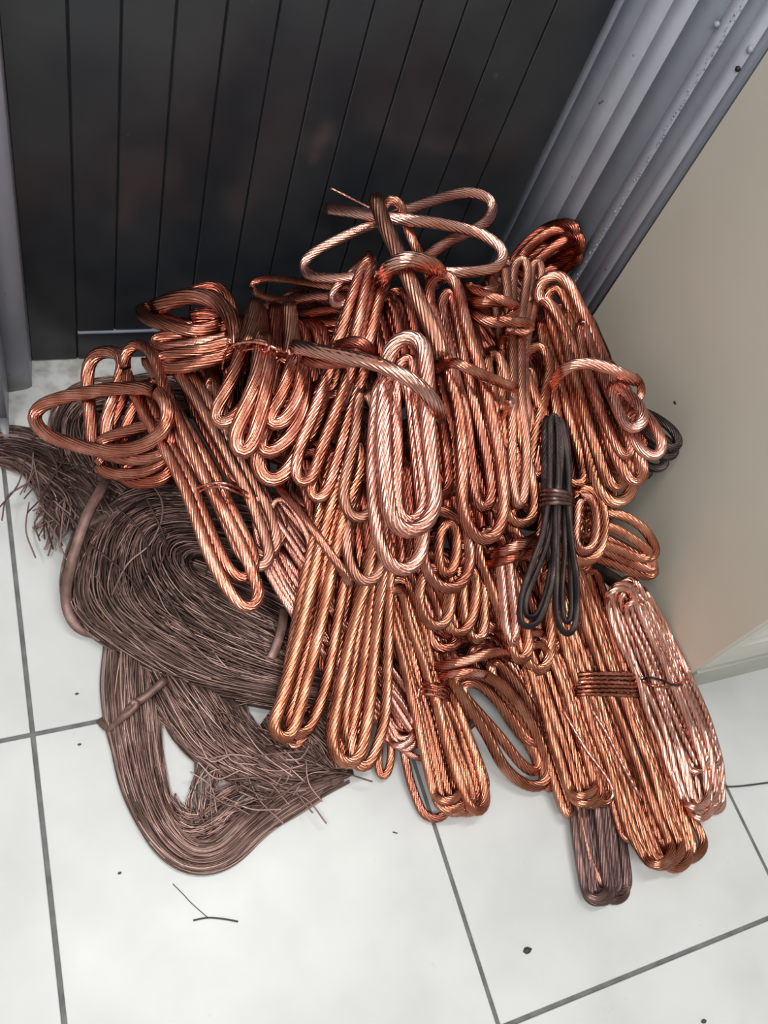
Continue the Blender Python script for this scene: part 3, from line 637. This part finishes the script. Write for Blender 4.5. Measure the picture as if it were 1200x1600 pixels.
hank('copper hank with a long open loop over the pale tiles right of centre', [
  LP('705,1062 718,1085 735,1112 760,1150 782,1190 803,1215 826,1229 846,1228 855,1208 850,1178 828,1127 802,1090 775,1064 745,1052 715,1052', [3.6, 3.2, 2.6, 2, 1.4, .8, .4, .4, .6, 1, 1.8, 2.6, 3.4, 4, 3.8], r=9, m='orange'),
  LP('718,1075 745,1110 780,1150 812,1190 833,1206 842,1194 826,1160 795,1115 762,1078 738,1064', [2.6, 2, 1, .4, .4, 1, 2, 2.6], r=8.5, m='orange'),
  LP('770,1030 795,1055 825,1095 848,1145 866,1190 868,1222 852,1234 848,1200 826,1150 795,1100 768,1060', [2, 1.8, 1, .4, .2, .2, .6, 1, 2], r=8.5, m='orange'),
  TI('684,1043 705,1037 735,1031 760,1022 782,1018 797,1028', [3, 4.6, 5.2, 5.4, 5, 3], r=8, m='copper'),
  TI('690,1058 712,1050 740,1049 760,1054', [3, 4.6, 5, 4.6], r=7, m='copper')])
hank('copper hank with four low bends under the big central loops', [
  LP('672,800 660,845 664,885 680,911 702,921 722,910 733,885 732,850 722,810', 4.6, r=9, m='copper'),
  LP('690,820 684,860 690,895 703,900 712,880 714,840 708,815', 4, r=8.5, m='orange'),
  LP('668,890 656,935 664,965 682,982 700,970 706,935 700,895', 3.6, r=8.5, m='orange'),
  LP('706,900 698,950 704,985 722,992 738,970 744,930 738,890', 3.4, r=8.5, m='orange'),
  LP('728,860 722,920 726,975 740,1000 756,990 757,940 750,880', 2.8, r=9, m='orange')])
hank('copper strand wrapped crosswise below the stepped bends', [
  TI('768,872 782,862 800,857 820,851 840,840', [3.4, 5.8, 6.2, 6.2, 4], r=9, m='copper'),
  TI('764,884 785,875 812,866 836,858', [3.2, 5.2, 5.4, 4], r=8, m='red')], name='cable_strand', cat='cable', group='single copper strands')
hank('copper hank hanging left behind the black bow loops', [
  LP('745,840 755,890 772,930 786,980 795,1015 806,1033 820,1030 826,1000 815,950 800,900 785,850 770,830', 3.2, r=9, m='orange'),
  LP('800,870 795,930 803,985 820,1030 838,1050 854,1040 860,1000 856,950 845,900 830,865', 2.6, r=9, m='orange'),
  LP('782,870 786,920 790,975 800,1010 806,980 800,920 795,875', 3.8, r=8.5, m='pink'),
  LP('845,860 850,920 858,980 862,1020 872,1010 874,950 868,890 858,855', 2, r=8, m='orange')])
hank('copper hank resting on the dull purple one, end bound by its own thin loop', 
  LN('835,985 870,1070 900,1160 932,1262', [26, 34, 36, 34], 7, [1.8, 2.2, 2.2, 2.4], seed=5, r=6.4, m='orange', zs=.5, endk=.85, jit=.17, o=dict(wires=12, lay=.17)) +
  [LP('820,1030 845,1100 865,1180 884,1240 893,1274 884,1270 866,1220 845,1150 825,1080', [.8, .8, 1, 1, .8], r=7.5, m='orange'),
   ST('880,1110 915,1170 945,1210 958,1235 955,1250 942,1252', [3.6, 3.8, 4, 4, 3.8, 3], r=3, m='pink', n='stray_wire')])
hank('dull purple brown hank poking out flat on the tiles, lowest in the picture', 
  LN('905,1120 925,1230 947,1412', [36, 40, 36], 7, [.6, .2, .1], seed=11, r=6, m='purple', zs=.4, endk=.9, jit=.12, o=dict(wires=11, lay=.15)) +
  [LP('880,1180 893,1260 902,1320 920,1375 945,1408 952,1400 925,1355 908,1300 900,1240', [.6, .3, .2, .1, .4], r=5.5, m='brown')])
hank('narrow copper hank squeezed between its two larger neighbours at lower right',
  LN('905,1060 940,1150 975,1240 1000,1330', [24, 26, 24, 22], 4, [.8, .6, .3, .2], seed=13, r=6.8, m='copper', zs=.6, jit=.15))
hank('largest copper hank at lower right with a broad rounded end on the tiles', 
  LN('872,860 910,960 950,1070 1000,1200 1035,1290 1068,1362', [36, 38, 41, 43, 45, 42], 8, [1.6, 1.8, 2, 1.6, 1, .4], seed=21, r=7, m='orange', zs=.6, endk=.8, jit=.17, o=dict(wires=13, lay=.17)) +
  BD(945, 1072, 2, 54, 2.9, 6, r=3.2, m='copper', n='tie', gap=6.5, bulge=3, seed=4, o=dict(wires=6)) +
  [ST('925,1110 950,1150 975,1200 1000,1245', [3.6, 3.6, 3.4, 3], r=3, m='pink', n='stray_wire')])
hank('pale copper hank nearest the cabinet corner, loosely tied with thin wire', 
  LN('970,905 1003,980 1044,1070 1082,1170 1108,1278', [26, 36, 38, 40, 26], 7, [2.4, 2.2, 1.8, 1.2, .6], seed=33, r=5.4, m='rose', zs=.6, endk=.9, jit=.2, o=dict(wires=10, lay=.16)) +
  LN('985,925 1020,1000 1060,1090 1108,1205', [16, 22, 30, 26], 4, [3, 2.6, 2, 1], seed=35, r=4.6, m='rose', zs=.5, jit=.2, o=dict(wires=8)) +
  [TI('995,1068 1010,1058 1035,1063 1055,1072 1074,1068', [2, 4.2, 4.6, 4.2, 2], r=2, m='dark', n='tie_wire'),
   TI('992,1060 1015,1070 1040,1074 1078,1060', [2, 4.2, 4.4, 2], r=2, m='copper', n='tie_wire')])
hank('short black cable end behind the top of the pale hank at the cabinet', [ST('915,872 940,890 965,905 992,924', [1.2, 1, .8, .6], r=7, m='dark'),
  ST('920,885 945,903 975,922', [.6, .4, .2], r=7, m='dark')], group='blackened hanks')
# lower courses of the heap, seen through the gaps
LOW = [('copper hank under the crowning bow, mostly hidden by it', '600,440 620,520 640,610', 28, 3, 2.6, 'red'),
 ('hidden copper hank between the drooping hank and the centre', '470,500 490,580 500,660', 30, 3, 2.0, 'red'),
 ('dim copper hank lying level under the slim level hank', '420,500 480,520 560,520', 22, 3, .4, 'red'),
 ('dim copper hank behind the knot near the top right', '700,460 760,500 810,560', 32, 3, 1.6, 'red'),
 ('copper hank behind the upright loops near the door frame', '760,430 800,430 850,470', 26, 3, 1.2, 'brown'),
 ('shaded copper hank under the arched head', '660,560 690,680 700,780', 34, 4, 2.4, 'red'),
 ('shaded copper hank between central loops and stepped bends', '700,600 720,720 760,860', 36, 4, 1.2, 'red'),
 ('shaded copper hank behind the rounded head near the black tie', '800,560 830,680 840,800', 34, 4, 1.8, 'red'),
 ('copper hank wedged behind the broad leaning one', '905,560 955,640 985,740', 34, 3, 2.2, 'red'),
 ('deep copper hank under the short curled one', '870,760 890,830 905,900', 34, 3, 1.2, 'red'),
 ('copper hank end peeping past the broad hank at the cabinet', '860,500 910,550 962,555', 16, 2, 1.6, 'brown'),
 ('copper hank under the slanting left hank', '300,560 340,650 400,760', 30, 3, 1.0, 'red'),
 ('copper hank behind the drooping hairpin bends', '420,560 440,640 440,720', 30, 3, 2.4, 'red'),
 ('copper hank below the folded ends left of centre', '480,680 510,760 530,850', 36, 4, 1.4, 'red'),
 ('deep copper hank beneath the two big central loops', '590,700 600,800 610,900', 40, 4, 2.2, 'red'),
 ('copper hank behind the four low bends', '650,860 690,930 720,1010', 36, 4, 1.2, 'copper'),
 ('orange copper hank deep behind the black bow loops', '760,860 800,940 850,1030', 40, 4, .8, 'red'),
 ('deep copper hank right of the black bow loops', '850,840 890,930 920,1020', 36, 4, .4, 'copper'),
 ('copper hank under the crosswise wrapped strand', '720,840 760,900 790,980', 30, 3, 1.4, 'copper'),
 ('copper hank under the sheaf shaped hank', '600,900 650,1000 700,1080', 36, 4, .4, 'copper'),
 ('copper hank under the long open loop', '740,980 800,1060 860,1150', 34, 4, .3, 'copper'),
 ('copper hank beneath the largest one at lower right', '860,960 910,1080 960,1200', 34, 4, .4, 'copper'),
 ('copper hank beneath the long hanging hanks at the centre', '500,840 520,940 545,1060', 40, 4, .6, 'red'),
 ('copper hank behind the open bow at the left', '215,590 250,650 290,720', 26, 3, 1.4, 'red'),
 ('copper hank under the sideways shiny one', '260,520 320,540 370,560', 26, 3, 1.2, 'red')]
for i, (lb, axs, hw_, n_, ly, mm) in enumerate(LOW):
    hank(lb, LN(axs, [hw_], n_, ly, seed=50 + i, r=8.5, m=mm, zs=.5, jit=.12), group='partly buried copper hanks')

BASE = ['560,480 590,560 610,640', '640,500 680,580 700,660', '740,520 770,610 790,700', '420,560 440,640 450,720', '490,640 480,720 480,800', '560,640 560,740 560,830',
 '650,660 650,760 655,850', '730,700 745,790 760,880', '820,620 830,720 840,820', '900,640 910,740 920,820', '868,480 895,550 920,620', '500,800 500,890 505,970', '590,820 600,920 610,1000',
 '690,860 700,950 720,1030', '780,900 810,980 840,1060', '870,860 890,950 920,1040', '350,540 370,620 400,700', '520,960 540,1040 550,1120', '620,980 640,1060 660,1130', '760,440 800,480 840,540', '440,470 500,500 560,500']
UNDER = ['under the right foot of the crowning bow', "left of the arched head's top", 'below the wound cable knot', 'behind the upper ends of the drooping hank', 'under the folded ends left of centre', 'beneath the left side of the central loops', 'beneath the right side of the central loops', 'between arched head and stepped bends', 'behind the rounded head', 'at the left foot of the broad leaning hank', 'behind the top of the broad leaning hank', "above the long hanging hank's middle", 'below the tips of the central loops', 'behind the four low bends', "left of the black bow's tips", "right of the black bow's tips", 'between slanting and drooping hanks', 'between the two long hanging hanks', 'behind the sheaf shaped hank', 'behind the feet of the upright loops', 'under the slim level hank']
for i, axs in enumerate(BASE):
    hank('shade darkened red copper hank buried ' + UNDER[i], LN(axs, [40], 4, -1.0 + .5 * (i % 2), seed=90 + i, r=9.5, m='deep', zs=.5, jit=.12, mode='nest'), group='buried lowest copper hanks')

# ------------------------------------------------------------------ coils of dull brown fine wire
nrg = np.random.default_rng(5)
def wires_obj(name, curves, r_px, mat, parent, org, sides=3, kind='stuff'):
    VV, QQ, b, TN = [], [], 0, []
    for X in curves:
        v, q = simple_tube(X, r_px * 0.00095, sides); VV.append(v - org); QQ.append(q + b); b += len(v); TN.append(np.full(len(v), nrg.uniform(0, 1)))
    STAT['tri'] += sum(len(q) for q in QQ) * 2
    o = mesh_obj(name, np.vstack(VV), np.vstack(QQ), M[mat], parent, True)
    at = o.data.attributes.new('tone', 'FLOAT', 'POINT')
    if len(at.data) == sum(map(len, TN)): at.data.foreach_set('value', np.concatenate(TN).astype(np.float32))
    if kind: o['kind'] = kind
    return o
def wobble(n, amp, k=4):
    c = nrg.normal(0, amp, k + 2); return np.interp(np.linspace(0, k + 1, n), np.arange(k + 2), c)
def sheaf(guide, hw, z, thick, n, step=9, jit=0.25, start=(0, 0), end=(1, 1), over=0.0, core=True, org=None, parent=None, mat='dull', r=1.25, fray=(0, 0)):
    """bundle of fine wires along guide; z = heights along guide (m), thick = half thickness (m)"""
    g_ = spline(P_(guide), step); m = len(g_); s = np.linspace(0, 1, m)
    d = np.gradient(g_, axis=0); d /= np.linalg.norm(d, axis=1)[:, None]; nr = np.stack([-d[:, 1], d[:, 0]], 1)
    hwv = np.interp(s, np.linspace(0, 1, len(hw)), hw); zv = np.interp(s, np.linspace(0, 1, len(z)), z); tv = np.interp(s, np.linspace(0, 1, len(thick)), thick)
    curves = []
    for i in range(n):
        u0 = nrg.uniform(-1, 1); a0 = nrg.uniform(*start) if start[1] > start[0] else start[0]; a1 = nrg.uniform(*end) if end[1] > end[0] else end[0]
        u = u0 + wobble(m, jit * 0.5, 5) * 0.7 + (nrg.normal(0, jit) * (s - .5))
        fr = 1 + fray[1] * np.clip((s - .75) / .25, 0, 1) + fray[0] * np.clip((.25 - s) / .25, 0, 1)
        u = u * fr
        dep = nrg.uniform(0.45, 1.0) + (over * abs(nrg.normal()) if over else 0)
        h = zv + tv * (np.sqrt(np.clip(1 - np.clip(u, -1, 1) ** 2, 0, 1)) * dep * 1.1) + 0.001
        h = h + wobble(m, 0.0012, 6)
        sel = (s >= a0) & (s <= a1)
        if sel.sum() < 4: continue
        P = g_ + nr * (hwv * u)[:, None]
        curves.append(smooth(place(P[sel], h[sel], 0.0012), 2, False))
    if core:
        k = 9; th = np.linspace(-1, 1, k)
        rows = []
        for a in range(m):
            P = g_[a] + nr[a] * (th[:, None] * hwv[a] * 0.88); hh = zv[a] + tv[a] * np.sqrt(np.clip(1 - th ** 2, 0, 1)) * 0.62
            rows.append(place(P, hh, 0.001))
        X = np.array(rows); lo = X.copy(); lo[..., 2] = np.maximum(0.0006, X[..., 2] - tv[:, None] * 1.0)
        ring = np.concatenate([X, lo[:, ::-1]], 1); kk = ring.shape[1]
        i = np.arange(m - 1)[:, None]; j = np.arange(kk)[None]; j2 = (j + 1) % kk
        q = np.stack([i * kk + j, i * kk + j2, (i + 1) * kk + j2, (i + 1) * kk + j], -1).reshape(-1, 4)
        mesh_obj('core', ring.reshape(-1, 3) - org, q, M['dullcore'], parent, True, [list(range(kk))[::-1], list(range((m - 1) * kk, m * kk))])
    return curves
# big coil
O_ = spline(P_('200,757 135,808 103,890 112,955 180,1015 285,1072 400,1098 550,1125 690,1140 742,1118 620,960 480,800 340,762 265,748'), 10, True)
I_ = spline(P_('318,868 300,868 294,880 304,897 330,915 372,935 430,965 560,1030 640,1070 670,1080 600,1020 470,915 395,885 350,872'), 10, True)
m_ = 150
def resamp(Q, m):
    d = np.r_[0, np.cumsum(np.linalg.norm(np.diff(np.vstack([Q, Q[:1]]), axis=0), axis=1))]; s = np.linspace(0, d[-1], m, endpoint=False)
    R = np.vstack([Q, Q[:1]]); return np.stack([np.interp(s, d, R[:, k]) for k in range(2)], 1)
O_, I_ = resamp(O_, m_), resamp(I_, m_)
org = np.array([0.28, 0.03, 0.0])
coil = empty('wire_coil', tuple(org)); tag(coil, 'big oval coil of dull brown fine wire on the tiles under the copper', 'wire coil', 'dull brown wire')
def coilz(v): return 0.006 + 0.075 * np.clip(1 - ((v - 0.42) / 0.62) ** 2, 0, 1) ** 0.7
cur = []
for i in range(430):
    v0 = nrg.uniform(0, 1) ** 0.85; n = m_
    a0 = nrg.integers(0, n); ln = nrg.integers(n // 3, n - 2)
    idx = (np.arange(ln) + a0) % n
    v = np.clip(v0 + wobble(ln, 0.045, 7) + nrg.normal(0, .08) * np.linspace(-.5, .5, ln), 0.0, 1.03)
    P = I_[idx] * (1 - v)[:, None] + O_[idx] * v[:, None]
    z = coilz(v) * np.clip((760 - P[:, 0]) / 330, .45, 1) * nrg.uniform(0.84, 1.07) + wobble(ln, 0.0015, 7) + 0.002
    cur.append(smooth(place(P, z, .0013), 2, False))
wires_obj('wire', cur, 1.5, 'dull', coil, org)
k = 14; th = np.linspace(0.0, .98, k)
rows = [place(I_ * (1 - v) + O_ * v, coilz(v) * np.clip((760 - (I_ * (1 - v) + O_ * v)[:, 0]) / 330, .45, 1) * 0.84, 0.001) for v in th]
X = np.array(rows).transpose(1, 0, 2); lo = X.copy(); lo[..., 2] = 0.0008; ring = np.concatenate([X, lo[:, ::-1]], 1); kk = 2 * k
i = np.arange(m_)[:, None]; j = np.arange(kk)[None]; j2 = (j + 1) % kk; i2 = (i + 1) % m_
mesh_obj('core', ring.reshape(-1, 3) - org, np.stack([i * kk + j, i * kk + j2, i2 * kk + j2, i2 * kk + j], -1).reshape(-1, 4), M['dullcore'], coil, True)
def strap(name, s, zs, hw_px, mat, parent, org, r=0.002):
    g_ = spline(P_(s), 7); m = len(g_); z = np.interp(np.linspace(0, 1, m), np.linspace(0, 1, len(zs)), zs)
    X = smooth(place(g_, z, .003), 2, False); T, U, W_, _ = frames(X, False)
    up = np.array([0, -.3, 1.0]); side = np.cross(T, up); side /= np.linalg.norm(side, axis=1)[:, None]; nn = np.cross(side, T)
    h = hw_px * 0.00095; a = [(-1, -.3), (-.8, .3), (0, .5), (.8, .3), (1, -.3), (0, -.5)]
    V = X[:, None] + np.array([[x * h] for x, y in a])[None] * side[:, None] + np.array([[y * r * 1.6] for x, y in a])[None] * nn[:, None]
    kk = 6; i = np.arange(m - 1)[:, None]; j = np.arange(kk)[None]; j2 = (j + 1) % kk
    q = np.stack([i * kk + j, i * kk + j2, (i + 1) * kk + j2, (i + 1) * kk + j], -1).reshape(-1, 4)
    return mesh_obj(name, V.reshape(-1, 3) - org, q, M[mat], parent, True, [list(range(kk))[::-1], list(range((m - 1) * kk, m * kk))])
strap('strap', '168,742 155,770 138,800 122,845 108,895 103,935 112,968 130,985 155,990', [.085, .098, .098, .085, .07, .05, .03, .02, .01], 8, 'strap', coil, org)
strap('strap', '445,950 441,980 432,1010 420,1035 407,1056', [.082, .096, .094, .085, .07], 7.5, 'strap', coil, org)
loose = []
for s, z in (('190,745 240,760 255,800 235,850 200,880 175,930', .095), ('316,752 318,790 330,840 322,900', .098), ('140,850 200,900 260,980 330,1040', .092),
             ('230,780 260,850 250,900 300,990 380,1040', .097), ('180,790 220,830 235,880 215,930', .097), ('150,900 185,960 250,1030 330,1060', .088)):
    g_ = spline(P_(s), 7); loose.append(smooth(place(g_, np.full(len(g_), z) + wobble(len(g_), .002), .001), 2, False))
wires_obj('stray_wire', loose, 1.8, 'dull', coil, org)

cs = sheaf('296,880 330,893 380,915 450,950 560,1010 660,1070', [14, 20, 26, 28, 28, 10], [.004] * 6, [.03] * 6, 60, org=org, parent=coil)
wires_obj('inner_wire', cs, 1.5, 'dull', coil, org)

# lower loop of brown wire
org = np.array([0.2, -0.12, 0.0])
lo_ = empty('wire_bundle', tuple(org)); tag(lo_, 'dull brown wire bundle with an open lower loop on the tiles below the big coil', 'wire bundle', 'dull brown wire')
cs = sheaf('205,1005 204,1080 212,1160 228,1235 258,1300 300,1335 345,1330 390,1290 440,1250 500,1220 552,1206', [34, 40, 40, 36, 32, 28, 26, 26, 24, 16, 5], [.006] * 11, [.026, .024, .022, .02, .018, .016, .014, .014, .012, .008, .004], 210, org=org, parent=lo_, jit=.3, end=(.8, 1), fray=(0, .8))
cs += sheaf('255,1020 300,1090 345,1150 400,1190 460,1215 520,1205', [40, 56, 58, 46, 32, 16], [.006] * 6, [.03, .034, .03, .026, .018, .01], 190, org=org, parent=lo_, jit=.3, end=(.8, 1))
cs += sheaf('430,1100 470,1130 505,1165 525,1200', [50, 55, 45, 20], [.006] * 4, [.03, .028, .02, .01], 110, org=org, parent=lo_, jit=.3)
cs += sheaf('420,1250 390,1240 350,1262 320,1286 290,1290 265,1270 250,1240', [22, 26, 24, 22, 22, 20, 18], [.008] * 7, [.01] * 7, 60, org=org, parent=lo_, jit=.6, start=(0, .3), end=(.7, 1), core=False)
cs += sheaf('335,1180 325,1215 318,1250 322,1290', [22, 20, 22, 24], [.006] * 4, [.012] * 4, 30, org=org, parent=lo_, jit=.8, core=False)
for _ in range(45):
    x, y = nrg.uniform(290, 480), nrg.uniform(1130, 1250); a = nrg.uniform(-1.2, .6); L_ = nrg.uniform(40, 120); cv = nrg.uniform(-25, 25)
    P = spline([(x, y), (x + math.cos(a) * L_ / 2 - math.sin(a) * cv, y - math.sin(a) * L_ / 2 - math.cos(a) * cv), (x + math.cos(a) * L_, y - math.sin(a) * L_)], 7)
    cs.append(place(P, np.full(len(P), nrg.uniform(.02, .045)), .001))
wires_obj('wire', cs, 1.3, 'dull', lo_, org)
strap('tie', '156,1124 170,1140 185,1130 205,1104 232,1085 258,1062', [.004, .012, .03, .038, .042, .045], 6, 'strap', lo_, org, .003)
strap('tie', '170,1142 190,1122 212,1106 216,1094 204,1098', [.012, .034, .042, .046, .046], 5, 'strap', lo_, org, .003)

# frayed bundle at the left edge
org = np.array([0.06, 0.36, 0.0])
fb = empty('wire_bundle', tuple(org)); tag(fb, 'frayed dull brown wire bundle running off the left edge of the picture', 'wire bundle', 'dull brown wire')
cs = sheaf('-60,694 0,696 45,706 90,735 130,770 155,815', [24, 26, 32, 40, 44, 40], [.004, .004, .008, .015, .03, .04], [.026, .026, .03, .034, .034, .03], 150, org=org, parent=fb, jit=.45, end=(.6, 1), fray=(0, .5))
cs += sheaf('120,720 112,770 100,820 92,880', [40, 36, 26, 20], [.01, .01, .006, .004], [.03, .03, .02, .008], 45, org=org, parent=fb, jit=.8, end=(.35, 1), fray=(0, .8), core=False)
cs += sheaf('130,760 95,790 62,815 44,832', [20, 22, 16, 10], [.01, .01, .008, .004], [.02, .018, .01, .004], 34, org=org, parent=fb, jit=.9, end=(.5, 1), core=False, fray=(0, .9))
for _ in range(70):
    x, y = nrg.uniform(40, 170), nrg.uniform(690, 800); a = nrg.uniform(-2.2, -.3); L_ = nrg.uniform(30, 90); cv = nrg.uniform(-14, 14)
    P = spline([(x, y), (x + math.cos(a) * L_ / 2 - math.sin(a) * cv, y - math.sin(a) * L_ / 2 - math.cos(a) * cv), (x + math.cos(a) * L_, y - math.sin(a) * L_)], 7)
    cs.append(place(P, np.full(len(P), nrg.uniform(.03, .06)), .001))
for s in ('30,727 30,738 42,742 62,740', '64,745 75,760 86,775', '80,640 62,628 70,622', '52,672 48,682'):
    P = spline(P_(s), 6); cs.append(place(P, np.full(len(P), .006), .001))
wires_obj('wire', cs, 1.45, 'dull', fb, org)
org = np.array([0.12, 0.45, 0.0])
ub = empty('wire_bundle', tuple(org)); tag(ub, 'curled dull brown wire bundle seen inside the open copper bow', 'wire bundle', 'dull brown wire')
cs = sheaf('300,622 240,616 180,616 130,626 106,660 110,705 135,745 180,775', [22, 26, 26, 26, 28, 30, 34, 34], [.01] * 8, [.04, .042, .042, .04, .036, .036, .04, .04], 210, org=org, parent=ub, jit=.4)
cs += sheaf('170,650 160,690 170,730 200,760', [40, 40, 36, 30], [.02] * 4, [.03] * 4, 90, org=org, parent=ub, jit=.4)
cs += sheaf('250,650 240,700 262,750', [40, 40, 36], [.02] * 3, [.03] * 3, 60, org=org, parent=ub, jit=.4)
wires_obj('wire', cs, 1.45, 'dull', ub, org)

# ------------------------------------------------------------------ small scraps on the tiles
def scrap(label, s, r_px, mat, z=0.0012, name='wire_scrap', cat='wire scrap', group='scraps on the floor'):
    g_ = spline(P_(s), 5); X = place(g_, np.full(len(g_), r_px * .00095 + .0003), .0003); org = X.mean(0); org[2] = 0
    v, q = simple_tube(X, r_px * .00095, 6); n = len(X)
    o = mesh_obj(name, v - org, q, M[mat], None, True, [list(range(6))[::-1], list(range((n - 1) * 6, n * 6))]); o.location = org
    tag(o, label, cat, group); return o
scrap('thin dark curved wire scrap lying alone on the tile below the brown bundle', '302,1438 325,1434 350,1436 372,1440', 1.1, 'scrap')
scrap('hair thin wire scrap slanting above the curved scrap', '270,1381 285,1396 300,1412 325,1434', .55, 'scrap')
scrap('thin dark wire running off right across the grout line', '1104,1222 1120,1225 1134,1229 1160,1228 1200,1223 1240,1219', 1.5, 'scrap')
scrap('short dark sliver on the tile left of the centre sheaf tip', '614,1300 621,1302', .9, 'scrap')
def chip(label, x, y, r_px):
    P = place(np.array([[x, y]]), np.array([.0015]), .0003)[0]
    o = blob('chip', P, r_px * .00095, M['scrap'], (1.3, .8, .5)); tag(o, label, 'chip', 'scraps on the floor'); return o
chip('dark grey chip on the tile near the bottom edge', 824, 1485, 6)
chip('small dark speck beside the left crossing of the grout lines', 120, 1084, 2.4)
chip('small dark speck on the tile left of the curved wire scrap', 187, 1364, 2.2)
chip('grey speck left of the brown bundle near its dark tie', 124, 1163, 2.2)
chip('pale brown speck at the bottom right tile', 1100, 1596, 4)


print('triangles in cables', STAT['tri'])
